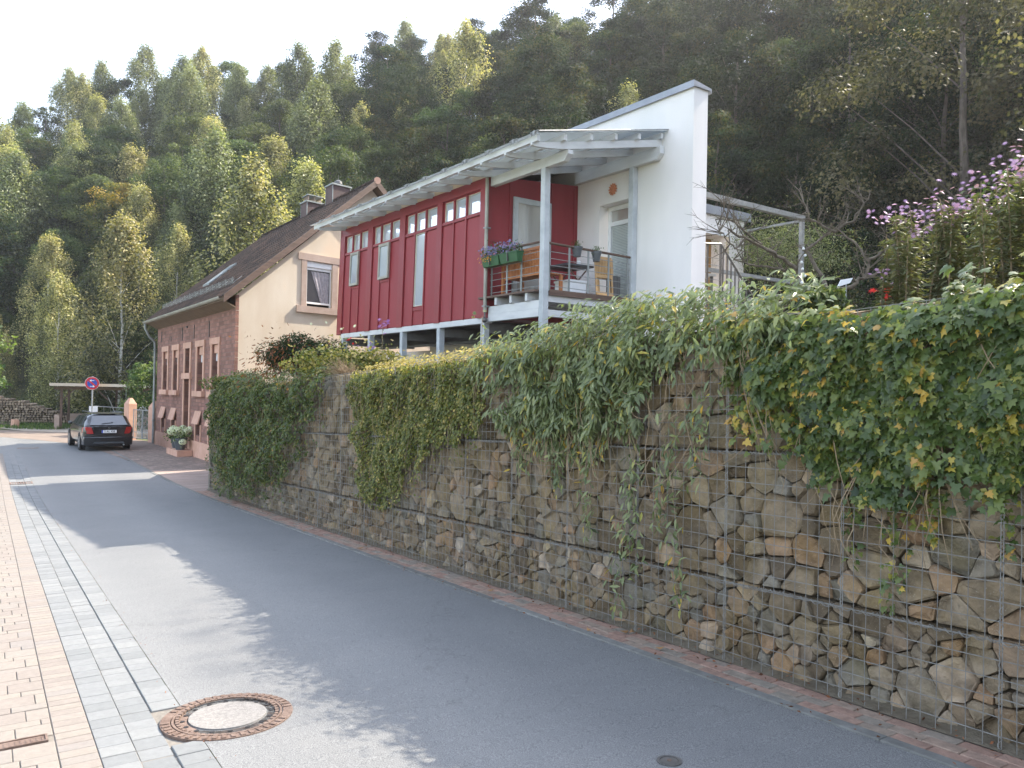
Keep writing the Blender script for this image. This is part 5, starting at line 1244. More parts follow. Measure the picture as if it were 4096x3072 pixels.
q = np.array([RD(r.uniform(11.8, 14), 5.1 + r.normal() * .2, 3.0 + r.uniform(0, .45)) for _ in range(16)]); leaves('pale_blossom', q, r.normal(size=(16, 3)) + [-.5, -.8, .5], r.uniform(.05, .08, 16), r.random(16), 'star', M['p_white'], sh, seed=3)
t = thing('dry_twig_tuft', RD(11.9, 4.75, 2.45), 'tuft of dry brown twigs beside the ivy on the wall top', 'dry plant')
mb = MB(); r_ = random.Random(4)
for _ in range(170):
    a = r_.uniform(-1.2, 1.2); l = r_.uniform(.25, .6); c = RD(11.9 + r_.gauss(0, .18), 4.72, 2.38); tip = c + RDd * (l * math.sin(a)) + ZV * (l * .6 * math.cos(a)) - RDe * r_.uniform(-.05, .3); mb.tube([c, (c + tip) / 2 + ZV * .05, tip], [.004, .003, .0015], 3, False)
mb.build('twigs', M['vine'], t)
def flower_stem(base, h, m_, lab, name, cat, nf=10, fs=.09, seed=1, lean=(0, 0), leafm=None, spread=.10, group=None, fh=.05, ls=(.05, .09), par=None, nl=60):
    r = np.random.default_rng(seed); base = Vector(base); tip = base + Vector((lean[0], lean[1], h))
    t = par or thing(name, base, lab, cat, group)
    mb = MB(); mid = (base + tip) / 2 + Vector((lean[0] * -.2, lean[1] * -.2, 0)); mb.tube([base, mid, tip], [.008, .006, .003], 5, False)
    mb.build('stem', M['l_aster'] if False else M['vine'], t)
    q = r.uniform(.02, .97, nl); pos = np.array([base.lerp(tip, float(x)) for x in q]); d = r.normal(size=(nl, 3)) * [1, 1, .3]; d /= np.linalg.norm(d, axis=1, keepdims=True)
    lt = np.cross(d, [0, 0, 1.0]); leaves('foliage', pos + d * .01, np.cross(lt, d) + r.normal(size=(nl, 3)) * .2, r.uniform(*ls, nl) * (1.15 - .4 * q), np.clip(r.normal(.5, .2, nl) + (.3 - q * .3), 0, 1), 'lance', leafm or M['l_aster'], t, down=None, seed=seed, wid=.9)
    fp = np.array(tip) + r.normal(size=(nf, 3)) * [spread, spread, fh] + [0, 0, .02]; nn = r.normal(size=(nf, 3)) * .35 + [-.3, -.5, .8]
    if nf: leaves('flower', fp, nn, r.uniform(.8, 1.1, nf) * fs, r.random(nf), 'star', m_, t, seed=seed + 1)
    leaves('flower', fp + [0, 0, .004], nn, r.uniform(.6, .8, nf) * fs, r.random(nf), 'star', m_, t, seed=seed + 2) if nf > 2 else None
    for c_ in t.children:
        if c_.name.startswith('flower'): c_['kind'] = 'stuff'
    return t
flower_stem(RD(12.75, 5.7, 2.25), 1.10, M['p_purple'], 'single purple aster standing before the cream cellar wall', 'purple_aster', 'flower', 12, .10, 3, spread=.06)
flower_stem(RD(13.6, 5.5, 2.3), .80, M['p_red'], 'red geranium bloom before the second grey post of the annex', 'red_geranium', 'flower', 5, .07, 5, spread=.04)
flower_stem(RD(13.0, 5.6, 2.25), .72, M['p_purple'], 'low mauve aster cluster under the red annex', 'mauve_aster', 'flower', 16, .06, 6, spread=.16)
flower_stem(RD(3.72, 6.1, 2.25), .50, M['p_red'], 'scarlet flower cluster above the ivy near the tall lilac asters', 'red_flower', 'flower', 10, .075, 7, spread=.07)
flower_stem(RD(8.1, 4.9, 2.35), .62, M['l_laurel'], 'upright pale shoot growing out of the climber below the balcony', 'young_shoot', 'plant', 3, .06, 8, leafm=M['l_laurel'], ls=(.08, .12), nl=14)
# tall lilac asters: one plant per stem group
r_ = random.Random(12)
specs = []
for k in range(58):
    q = r_.random(); v = 5.8 + r_.uniform(-.1, .6); u = 3.55 + (v - 5.8) * .35 - 1.9 * q + r_.gauss(0, .04); top = 3.10 + .34 * min(1, (3.6 - u) / 1.6) + .10 * (v - 5.8) + r_.gauss(0, .05); specs.append((u, v, top))
specs += [(3.62, 5.8, 2.72), (3.45, 5.9, 3.05), (3.40, 5.8, 3.0)]
for k, (u, v, top) in enumerate(specs):
    b = RD(u, v, 2.2); h = top - b.z
    flower_stem(b, h, M['p_pink'], 'tall lilac aster stem in the dense clump above the ivy at the right edge', 'lilac_aster', 'flower', r_.randint(8, 17) if k % 3 else 0, .046, 100 + k, lean=(r_.gauss(-.03, .08), r_.gauss(-.02, .06)), spread=.075, group='tall lilac asters behind the ivy', ls=(.06, .11), nl=230)
for o in COL.objects:
    if o.name == 'lilac_aster.058': o['label'] = 'short lilac aster standing alone at the left of the tall aster clump'

# bare fruit tree with vase shaped limbs
def branch_tree(t, base, limbs, m_, seed, twigs=10, tl=.5):
    r = random.Random(seed); 
    for L in limbs:
        mb = MB(); pts = [Vector(p) for p in L[0]]; rad = L[1]; fine = []
        for i in range(len(pts) - 1):
            for k in range(4): fine.append(pts[i].lerp(pts[i + 1], k / 4) + Vector((r.gauss(0, .012), r.gauss(0, .012), r.gauss(0, .012))))
        fine.append(pts[-1]); n = len(fine); mb.tube(fine, [rad * (1 - .72 * i / n) for i in range(n)], 7, True)
        for _ in range(twigs):
            i = r.randint(n // 4, n - 1); p = fine[i]; d = Vector((r.gauss(0, 1), r.gauss(0, .6), r.gauss(.5, .7))).normalized(); l = r.uniform(.3, 1) * tl; q = p + d * l * .5 + Vector((0, 0, .03)); e_ = q + (d + Vector((r.gauss(0, .4), r.gauss(0, .4), .25))).normalized() * l * .6
            mb.tube([p, q, e_], [.010, .006, .002], 4, False)
            for _ in range(4):
                s0 = q.lerp(e_, r.random()); d2 = (d + Vector((r.gauss(0, .8), r.gauss(0, .8), r.gauss(.2, .6)))).normalized(); mb.tube([s0, s0 + d2 * l * .35], [.004, .0012], 3, False)
        mb.build('limb', m_, t)
bt = thing('bare_fruit_tree', (4.6, 12.0, 2.3), 'nearly bare old fruit tree with vase shaped crooked limbs before the steel frame', 'tree')
B0 = Vector((4.50, 12.0, 3.30))
MB().tube([(4.62, 12.05, 1.9), (4.58, 12.0, 2.8), tuple(B0)], [.10, .085, .07], 9).build('trunk', M['branch'], bt, smooth=True)
L_ = [([B0, (4.22, 11.9, 3.62), (4.15, 11.8, 3.98), (3.82, 11.7, 4.25), (3.35, 11.6, 4.55), (3.1, 11.5, 4.75)], .052),
      ([B0, (4.75, 12.1, 3.5), (4.62, 12.2, 4.15), (4.5, 12.3, 4.5), (4.85, 12.4, 4.95), (5.0, 12.5, 5.1)], .048),
      ([B0, (5.1, 12.0, 3.55), (5.32, 12.0, 3.85), (5.35, 12.0, 4.2), (5.15, 12.1, 4.7), (4.95, 12.2, 5.05)], .042),
      ([(5.32, 12, 3.8), (5.7, 12, 4.05), (6.1, 12.1, 4.4), (6.35, 12.2, 4.6)], .028),
      ([(5.35, 12, 4.2), (5.6, 12, 4.5), (6.0, 12.1, 4.8), (6.6, 12.1, 4.9)], .03),
      ([(4.25, 11.9, 3.6), (3.95, 11.8, 3.9), (3.5, 11.7, 3.95), (3.2, 11.6, 4.05)], .03),
      ([(3.35, 11.6, 4.55), (3.2, 11.5, 4.3), (3.0, 11.4, 4.5), (2.85, 11.3, 4.9)], .018),
      ([(3.6, 11.6, 4.4), (3.3, 11.5, 4.75), (3.05, 11.4, 5.0), (2.95, 11.4, 5.4)], .018),
      ([(5.0, 12.5, 5.05), (5.3, 12.5, 5.4), (5.5, 12.4, 5.9)], .025), ([(5.0, 12.4, 5.05), (4.6, 12.4, 5.4), (4.5, 12.4, 5.8)], .025)]
L_ = [([Vector((p[0], p[1], 3.30 + (p[2] - 3.30) * .60)) for p in L], r__ * .85) for L, r__ in L_]
branch_tree(bt, B0, L_, M['branch'], 31, 16, .5)
t = bush('ivy_tree_foot', (4.55, 11.7, 3.12), (.55, .4, .33), 1500, (.05, .09), 'ivy', M['l_ivy'], 'ivy tuft growing round the foot of the bare fruit tree', 'ivy', 9, clumps=10, stemsn=3)
t = thing('light_chain', (4.2, 11.75, 3.4), 'string of small white lights wound round the fruit tree stem', 'light chain')
for k in range(11):
    q = k / 10; MB().blob((4.26 + .03 * math.sin(k * 2) + (.0 if k < 7 else (k - 6) * .07), 11.72, 3.95 - .09 * min(k, 7) - .01 * k), .022, 6, 4).build('bulb', M['whiteplastic'], t)
t = thing('white_plant_sign', (5.0, 11.9, 3.3), 'small tilted white board beside the fruit tree', 'board')
fr = local((4.92, 11.8, 3.45), .25); mb = MB(); mb.prism([fr(-.13, 0, -.05), fr(.08, 0, .02), fr(.13, 0, .10), fr(-.07, 0, .06)], [fr(-.13, .02, -.05), fr(.08, .02, .02), fr(.13, .02, .10), fr(-.07, .02, .06)]); mb.build('board', M['whiteplastic'], t); MB().tube([fr(.02, .012, .0), fr(.02, .012, -1.2)], .012, 5).build('stake', M['steel'], t)

# litter at the foot of the wall and in the gutter
r = np.random.default_rng(77); n = 700; u_ = r.uniform(1.5, 19, n); v_ = np.where(r.random(n) < .8, 4.48 - np.abs(r.normal(size=n)) * .10, 4.06 + r.normal(size=n) * .03)
pos = np.array([RD(a, b, .022 if b < 4.44 else .045) for a, b in zip(u_, v_)]); leaves('leaf_litter', pos, r.normal(size=(n, 3)) * .35 + [0, 0, 1], r.uniform(.012, .035, n), r.random(n), 'dia', M['l_redbrown'], None, seed=78)['kind'] = 'stuff'
n = 260; u_ = r.uniform(3.5, 30, n); v_ = 1.035 + r.normal(size=n) * .035
pos = np.array([RD(a, b, .012) for a, b in zip(u_, v_)]); leaves('gutter_litter', pos, r.normal(size=(n, 3)) * .3 + [0, 0, 1], r.uniform(.008, .02, n), r.random(n), 'dia', M['l_redbrown'], None, seed=79)['kind'] = 'stuff'

# ================================================================== TREES
def make_tree(nm, kind, H, Rr, m_, bark, lab, seed, nleaf=9000, lsize=(.16, .28), group=None, base=.22):
    r = np.random.default_rng(seed); rp_ = random.Random(seed)
    t = thing(nm, (0, 0, 0), lab, 'tree', group)
    nc = {'birch': 120, 'aspen': 130, 'broad': 85, 'spire': 90, 'fir': 90}[kind]
    q = r.random(nc) ** .85
    if kind == 'birch': env = (1 - q ** 1.55) ** .8 * (q + .22) ** .3 * 1.15 + .03
    elif kind == 'aspen': env = (1 - q ** 1.6) ** .75 * (q + .15) ** .28 * 1.05 + .04
    elif kind == 'broad': env = np.sqrt(np.clip(1 - (2 * q - .9) ** 2 / 1.25, 0.02, 1))
    elif kind == 'spire': env = (1 - q) ** .7 + .08
    else: env = (1 - q) ** .9 + .05
    ang = r.random(nc) * 2 * np.pi; rad = env * Rr * (r.random(nc) ** .45)
    z = H * (base + (1 - base) * q * .97)
    C = np.stack([np.cos(ang) * rad, np.sin(ang) * rad, z], 1)
    cr = Rr * r.uniform(.20, .38, nc) * (.6 + .4 * env)
    k = r.integers(0, nc, nleaf); d = r.normal(size=(nleaf, 3)); d /= np.linalg.norm(d, axis=1, keepdims=True)
    rr_ = r.random(nleaf) ** .5
    off = d * (cr[k] * rr_)[:, None]
    if kind in ('birch', 'aspen'): off *= [.8, .8, 1.9]
    else: off[:, 2] *= .62
    if kind in ('fir',): off[:, 2] = off[:, 2] * .35 - .35 * np.hypot(off[:, 0], off[:, 1])
    p = C[k] + off
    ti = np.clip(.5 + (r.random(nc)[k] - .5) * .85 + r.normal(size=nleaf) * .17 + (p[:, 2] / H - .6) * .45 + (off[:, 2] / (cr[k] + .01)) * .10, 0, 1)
    nn = d * .9 + [0, 0, .55] + r.normal(size=(nleaf, 3)) * .5
    sh = 'lance' if kind == 'fir' and False else 'dia'
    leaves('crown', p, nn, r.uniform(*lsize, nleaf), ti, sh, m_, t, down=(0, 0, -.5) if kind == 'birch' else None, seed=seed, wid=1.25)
    mb = MB(); tr = (H * .012 + .04) * (.62 if kind in ('birch', 'aspen') else 1); px, py = rp_.uniform(-.3, .3), rp_.uniform(-.3, .3)
    axis = [Vector((px * (i / 8) ** 2 + rp_.gauss(0, .04), py * (i / 8) ** 2 + rp_.gauss(0, .04), H * .93 * i / 8 - .4 * (i == 0))) for i in range(9)]
    mb.tube(axis, [tr * (1 - .105 * i) for i in range(9)], 7)
    for i in range(0, nc, 5):
        c = Vector(C[i]); zz = max(H * base * .7, c.z - (abs(c.x) + abs(c.y)) * .8); f_ = zz / (H * .93); j = min(7, int(f_ * 8)); a = axis[j].lerp(axis[j + 1], f_ * 8 - j)
        mb.tube([a, a.lerp(c, .5) + Vector((0, 0, .15)), c], [tr * .22 * (1.1 - f_ * .6), tr * .12, tr * .04], 4, False)
    mb.build('trunk', bark, t); return t
PR = {}
GB = 'birches and aspens on the wooded slope'; GD = 'broadleaf trees on the wooded slope'
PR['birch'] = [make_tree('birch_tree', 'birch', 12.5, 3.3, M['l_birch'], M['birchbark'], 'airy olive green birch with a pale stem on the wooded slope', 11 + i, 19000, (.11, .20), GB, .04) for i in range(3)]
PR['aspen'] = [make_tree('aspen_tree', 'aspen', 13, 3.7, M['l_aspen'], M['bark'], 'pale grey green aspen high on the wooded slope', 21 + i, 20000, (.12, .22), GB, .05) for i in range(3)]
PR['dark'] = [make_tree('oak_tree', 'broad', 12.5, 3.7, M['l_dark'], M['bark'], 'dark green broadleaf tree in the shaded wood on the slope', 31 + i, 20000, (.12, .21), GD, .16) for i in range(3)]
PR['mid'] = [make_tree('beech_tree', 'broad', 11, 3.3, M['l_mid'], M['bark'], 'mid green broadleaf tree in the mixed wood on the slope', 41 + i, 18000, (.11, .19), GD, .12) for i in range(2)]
used = set(); r_ = random.Random(44)
DEF = {k: [o['label'] for o in v] for k, v in PR.items()}
KN = {'birch': 'olive birch', 'aspen': 'pale aspen', 'dark': 'dark oak', 'mid': 'green beech'}
def zone(x, y, top, kind):
    px = 2048 + 3185 * x / max(y, 1); yy = 1567 - (top - 1.76) / max(y, 1) * 3185
    hz = next(n for lim_, n in ((350, 'at the left edge above the woodpile'), (700, 'above the carport'), (1000, 'behind the old house roof'), (1350, 'near the chimneys'), (1750, 'above the far half of the red annex'), (2250, 'above the glass canopy'), (2800, 'behind the sloping white wall top'), (3300, 'right of the white wall'), (1e9, 'towards the upper right corner')) if px < lim_)
    vt = 'high on the slope' if yy < 420 else ('half way up the slope' if yy < 800 else 'low on the slope')
    return KN[kind] + ' ' + vt + ' ' + hz
def place(kind, x, y, sc=1, lab=None, dz=0, rz=None):
    i = r_.randrange(len(PR[kind])); pr = PR[kind][i]; z = base_z(x, y) - .15 + dz; lab = lab or zone(x, y, z + 12 * sc, kind); rz = r_.uniform(0, 6.28) if rz is None else rz
    if (kind, i) not in used:
        used.add((kind, i)); pr.location = (x, y, z); pr.rotation_euler = (0, 0, rz); pr.scale = (sc, sc, sc)
        if lab: pr['label'] = lab
        return pr
    return copy_tree(pr, (x, y, z), rz, sc, lab)
def near_any(x, y, L, d_): return any((x - a) ** 2 + (y - b) ** 2 < d_ * d_ for a, b in L)
placed = []
# trees one can single out: pixel column, distance, kind, scale, label
def azp(px, D): return ((px - 2048) / 3185 * D, D)
for px, D, kind, sc, lab in ((480, 53, 'birch', 1.12, 'tall birch with a crooked pale stem left of the far chimney, above the carport'), (1000, 49, 'birch', 1.32, 'tallest pale birch rising just left of the chimneys with its white stem showing'),
                             (230, 58, 'birch', .85, 'lower birch at the left with a bright autumnal tip above the woodpile'), (1215, 56, 'birch', 1.05, 'slender birch directly left of the taller chimney'),
                             (700, 62, 'birch', .85, 'narrow birch between the two pale birches behind the old house roof'), (1840, 74, 'birch', 1.25, 'tall drooping birch standing out against the sky above the red annex'),
                             (1420, 74, 'birch', .95, 'yellowish birch top on the skyline left of the tall drooping birch')):
    x, y = azp(px, D); place(kind, x, y, sc, lab); placed.append((x, y))
def find(px, el_y, kind, sc, lab, H):     # stand a tree on the slope so that its top reaches a given height in the sky
    best = None
    for D in range(38, 100, 1):
        x, y = azp(px, D); zt = base_z(x, y) + H * sc; yy = 1567 + .0185 * (px - 2048) - (zt - 1.76) / D * 3185
        if foot_dist(x, y) > 3 and (best is None or abs(yy - el_y) < best[0]): best = (abs(yy - el_y), x, y)
    x, y = best[1:]; placed.append((x, y)); return place(kind, x, y, sc, lab)
yb = make_tree('beech_tree', 'broad', 11, 3.3, M['l_yellow'], M['bark'], 'beech turning golden yellow in the middle of the left wooded slope', 77, 12500, (.13, .24), None, .15)
x, y = azp(470, 73); yb.location = (x, y, base_z(x, y) + .5); placed.append((x, y))
for px, ty, kd, sc, lab in ((60, 350, 'aspen', .95, 'grey green aspen on the skyline at the left edge'), (360, 195, 'birch', 1.0, 'bare topped pale birch highest on the left skyline'), (545, 215, 'aspen', .9, 'rounded aspen right of the highest left skyline tree'), (930, 260, 'aspen', 1.0, 'pale green aspen on the skyline above the tallest birch'),
                            (1040, 250, 'aspen', .95, 'second pale aspen on the skyline right above the chimneys'), (1220, 390, 'aspen', 1.0, 'pale aspen below the skyline right of the twin aspens'), (1500, 150, 'dark', .8, 'round dark tree top on the skyline left of the tall birch'), (1320, 200, 'dark', .75, 'dark round oak on the skyline with sky showing through its edge')):
    find(px, ty, kd, sc, lab, 12.5)
n_t = 0
for pas in range(5000):
    x = r_.uniform(-62, 60); y = r_.uniform(8, 112); fd = foot_dist(x, y)
    if y < 5 or fd < 1.5 or fd > 50: continue
    az = math.degrees(math.atan2(x, y))
    if az < -37 or az > 52: continue
    if near_any(x, y, placed, 3.4 if fd < 25 else 3.9): continue
    # clearing behind the terrace on the right
    px = 2048 + 3185 * x / y
    left = az < -14 + r_.gauss(0, 1.5)
    if left: kind = r_.choices(['birch', 'aspen', 'mid', 'dark'], [.30, .30, .28, .12] if fd > 9 else [.28, .1, .47, .15])[0]
    else: kind = r_.choices(['birch', 'aspen', 'mid', 'dark'], [.05, .05, .24, .66])[0]
    if px > 2500 and kind in ('birch', 'aspen'): kind = 'dark'
    sc = r_.uniform(.8, 1.25 if px < 1600 else 1.1) * (.62 if fd < 5 else (.8 if fd < 10 else 1))
    # keep the skyline of the photograph: limit tree tops
    D = y; lim = np.interp(px, [-400, 0, 200, 340, 600, 800, 1000, 1150, 1300, 1450, 1640, 1700, 1850, 1960, 2100, 2200, 2400, 9000], [350, 290, 200, 100, 130, 210, 150, 160, 130, 120, 120, 90, 0, 40, 0, -100, -400, -900])
    top = base_z(x, y) + 11.6 * sc; yy = 1567 + .0185 * (px - 2048) - (top - 1.76) / D * 3185
    if yy < lim + r_.uniform(-20, 30):
        sc2 = ((1567 + .0185 * (px - 2048) - lim - 5) / 3185 * D + 1.76 - base_z(x, y)) / 11.6
        if sc2 < .45: continue
        sc = min(sc, sc2)
    placed.append((x, y)); place(kind, x, y, sc, dz=-.2); n_t += 1
    if n_t > 285: break
# undergrowth on the lower slope
r = np.random.default_rng(91); P_ = []
for _ in range(900):
    x = random.uniform(-52, 48); y = random.uniform(6, 75); fd = foot_dist(x, y)
    if -1.5 < fd < 16 and abs(math.degrees(math.atan2(x, y))) < 48: P_.append((x, y, base_z(x, y)))
P_ = np.array(P_); n = 60000; k = r.integers(0, len(P_), n); d = r.normal(size=(n, 3)); d /= np.linalg.norm(d, axis=1, keepdims=True); sz_ = r.uniform(.6, 1.5, len(P_))[k]
p = P_[k] + d * sz_[:, None] * [1, 1, .8] + [0, 0, .3]
leaves('undergrowth', p, d + [0, 0, .6], r.uniform(.16, .30, n), np.clip(r.normal(.4, .2, n) + (r.random(len(P_)) - .5)[k] * .4, 0, 1), 'dia', M['l_dark'], None, seed=92)['kind'] = 'stuff'
# trees by the garden on the right whose crowns throw soft streaks over the street
for o_, (x, y, sc) in enumerate(((17.5, 12.6, 1.0),)):
    pass
# left edge tree reaching into the picture and bushes by the gate
lt = make_tree('linden_tree', 'broad', 6.2, 2.5, M['l_garden'], M['bark'], 'leafy tree at the left edge reaching into the picture above the woodpile', 61, 9000, (.14, .24), None, .3)
lt.location = (-27.6, 39.4, -.85)
bm_ = make_tree('gate_bush', 'broad', 3.9, 1.5, M['l_garden'], M['bark'], 'bright green bush behind the gate beside the sandstone house', 62, 7000, (.09, .16), None, .08)
bm_.location = (-18.3, 40.6, -.85); bm_['category'] = 'bush'
yt = make_tree('beech_tree', 'aspen', 8.2, 1.8, M['l_yellow'], M['bark'], 'light green tree top appearing behind the ridge between house and canopy', 63, 6000, (.09, .16), None, .1)
yt.location = (-3.2, 36.5, 2.2); 
gb = bush('pale_willow', (7.4, 21.8, 5.7), (2.1, 1.5, 1.5), 9000, (.05, .09), 'lance', M['l_aspen'], 'pale grey green feathery bush behind the bare fruit tree', 'bush', 71, tint=(.55, .12), clumps=34, spiky=.8)
gb2 = bush('dark_hedge', (9.5, 17.5, 3.3), (3.2, 1.6, 1.3), 5200, (.07, .12), 'dia', M['l_dark'], 'dark green hedge low behind the fruit tree and asters', 'hedge', 72, tint=(.38, .12), clumps=40)
gb3 = bush('climbing_shrub', (7.9, 10.6, 4.6), (1.5, 1.2, 1.25), 6200, (.06, .10), 'dia', M['l_garden'], 'green shrub with yellowing leaves behind the lilac asters at the right edge', 'shrub', 73, tint=(.5, .25), clumps=30)
cr = make_tree('cherry_tree', 'broad', 15.5, 4.3, M['l_olive'], M['bark'], 'large olive brown tree filling the upper right corner of the picture', 64, 24000, (.09, .16), None, .10)
cr.location = (14.4, 16.4, 2.6)

ot = make_tree('alder_tree', 'broad', 17, 5.2, M['l_olive'], M['bark'], 'tall hazy olive brown tree above the lilac asters at the right', 66, 26000, (.12, .21), None, .08)
ot.location = (17.5, 31.0, base_z(17.5, 31.0) - .3)

# ================================================================== FAR STREET: CAR, SIGN, CARPORT, GATE
def paint(name, col, rough=.12, coat=.8):
    t = NT(name); p = t.n('BsdfPrincipled', i_Roughness=rough + .15); p.inputs[0].default_value = (*col, 1); p.inputs['Coat Weight'].default_value = coat; p.inputs['Coat Roughness'].default_value = .05
    n = t.n('TexNoise', i_Scale=6.0); tc = t.n('TexCoord'); t.l(tc.outputs['Object'], n.inputs[0]); b = t.n('Bump', i_Strength=.02); t.l(n.outputs[0], b.inputs['Height']); t.l(b.outputs[0], p.inputs['Normal'])
    t.l(p.outputs[0], t.out.inputs[0]); return t.mat
M['carpaint'] = paint('black_car_paint', (.008, .009, .011)); M['redlamp'] = paint('red_tail_lamp', (.35, .01, .008), .1); M['rubber'] = mat('tyre_rubber', (.012, .012, .012), (.02, .02, .02), .85, 20)
M['alloy'] = mat('alloy_wheel', (.35, .36, .37), (.45, .46, .47), .3, 5, metal=.8); M['signred'] = paint('sign_red', (.55, .015, .025), .3, .2); M['signblue'] = paint('sign_blue', (.01, .07, .38), .3, .2); M['signwhite'] = paint('sign_white', (.8, .8, .8), .3, .1)
M['euro'] = paint('plate_blue', (.01, .05, .4), .3, .1); M['orange'] = paint('beacon_orange', (.7, .18, .01), .2, .5)
CG = gz(34)
ang = math.atan2(.589, .808)                     # heading (-.589,.808)
car = thing('estate_car', (-16.05, 31.45, CG), 'black estate car with roof rails parked at the kerb, seen from behind', 'car')
hd = Vector((-.589, .808, 0)); rt = Vector((.808, .589, 0)); CO = Vector((-16.05, 31.45, CG))
def CF(x, y, z): return CO + hd * x + rt * y + ZV * z      # x forward from the rear axle, y right
# body sections: x, then (half width, z) from sill to roof centre
S = [(-.98, [(.55, .36), (.74, .42), (.80, .62), (.80, .80), (.76, .92), (.70, .98), (.40, .99)]),
     (-.90, [(.66, .26), (.83, .34), (.865, .62), (.86, .84), (.81, .96), (.76, 1.00), (.42, 1.02)]),
     (-.70, [(.74, .22), (.865, .32), (.885, .64), (.88, .86), (.84, .96), (.72, 1.10), (.45, 1.16)]),
     (-.50, [(.74, .20), (.87, .31), (.885, .64), (.88, .87), (.85, .96), (.70, 1.28), (.50, 1.36)]),
     (-.30, [(.74, .20), (.87, .31), (.885, .64), (.88, .87), (.85, .96), (.68, 1.34), (.50, 1.425)]),
     (.30, [(.74, .20), (.87, .31), (.885, .64), (.88, .87), (.85, .95), (.66, 1.37), (.48, 1.45)]),
     (1.0, [(.74, .20), (.87, .31), (.885, .64), (.88, .86), (.85, .94), (.65, 1.37), (.47, 1.45)]),
     (1.7, [(.74, .20), (.87, .31), (.885, .62), (.88, .84), (.85, .92), (.66, 1.32), (.48, 1.40)]),
     (2.15, [(.74, .20), (.87, .31), (.885, .60), (.88, .82), (.85, .90), (.72, 1.12), (.55, 1.20)]),
     (2.5, [(.74, .20), (.87, .31), (.885, .58), (.87, .80), (.83, .88), (.74, .93), (.5, .97)]),
     (3.2, [(.72, .20), (.85, .31), (.87, .56), (.84, .72), (.78, .80), (.6, .84), (.4, .86)]),
     (3.55, [(.6, .22), (.72, .32), (.76, .52), (.72, .64), (.66, .70), (.5, .74), (.3, .76)])]
V = []; F_ = []
for x, pr in S:
    V += [CF(x, w, z) for w, z in pr] + [CF(x, 0, pr[-1][1] + .012)] + [CF(x, -w, z) for w, z in pr[::-1]]
n = 15
for i in range(len(S) - 1):
    for j in range(n - 1): F_.append((i * n + j, i * n + j + 1, (i + 1) * n + j + 1, (i + 1) * n + j))
    F_.append((i * n + n - 1, i * n, (i + 1) * n, (i + 1) * n + n - 1))
F_ += [tuple(range(n)), tuple(range((len(S) - 1) * n, len(S) * n))]
mb = MB(); mb.add(V, F_); body = mb.build('body', M['carpaint'], car, smooth=True)
md = body.modifiers.new('sub', 'SUBSURF'); md.levels = md.render_levels = 1
MB().prism([CF(-.985, .60, .20), CF(-.985, -.60, .20), CF(-.92, -.84, .22), CF(-.6, -.89, .24), CF(-.6, .89, .24), CF(-.92, .84, .22)], [CF(-1.03, .60, .55), CF(-1.03, -.60, .55), CF(-.95, -.86, .56), CF(-.6, -.895, .56), CF(-.6, .895, .56), CF(-.95, .86, .56)]).build('rear_bumper', M['carpaint'], car, smooth=True, bevel=.03)
MB().prism([CF(-1.035, .55, .30), CF(-1.035, -.55, .30), CF(-1.01, -.55, .30), CF(-1.01, .55, .30)], [CF(-1.045, .50, .36), CF(-1.045, -.50, .36), CF(-1.01, -.50, .36), CF(-1.01, .50, .36)]).build('bumper_trim', M['plastic_grey'], car)
tg = lambda y, z: CF(-.965 + max(0, z - .98) * 1.02 - .01 * (1 - abs(y)), y, z)
mb = MB(); mb.prism([tg(-.66, 1.0), tg(.66, 1.0), tg(.53, 1.36), tg(-.53, 1.36)], [tg(-.66, 1.0) - hd * .03, tg(.66, 1.0) - hd * .03, tg(.53, 1.36) - hd * .03, tg(-.53, 1.36) - hd * .03]); mb.build('rear_window', M['carglass'], car, bevel=.02)
MB().tube([tg(-.25, 1.05) - hd * .045, tg(.15, 1.10) - hd * .045], .012, 5).build('rear_wiper', M['plastic_grey'], car)
MB().prism([CF(-.52, .52, 1.40), CF(-.52, -.52, 1.40), CF(-.30, -.52, 1.44), CF(-.30, .52, 1.44)], [CF(-.60, .52, 1.42), CF(-.60, -.52, 1.42), CF(-.28, -.52, 1.47), CF(-.28, .52, 1.47)]).build('roof_spoiler', M['carpaint'], car, bevel=.01)
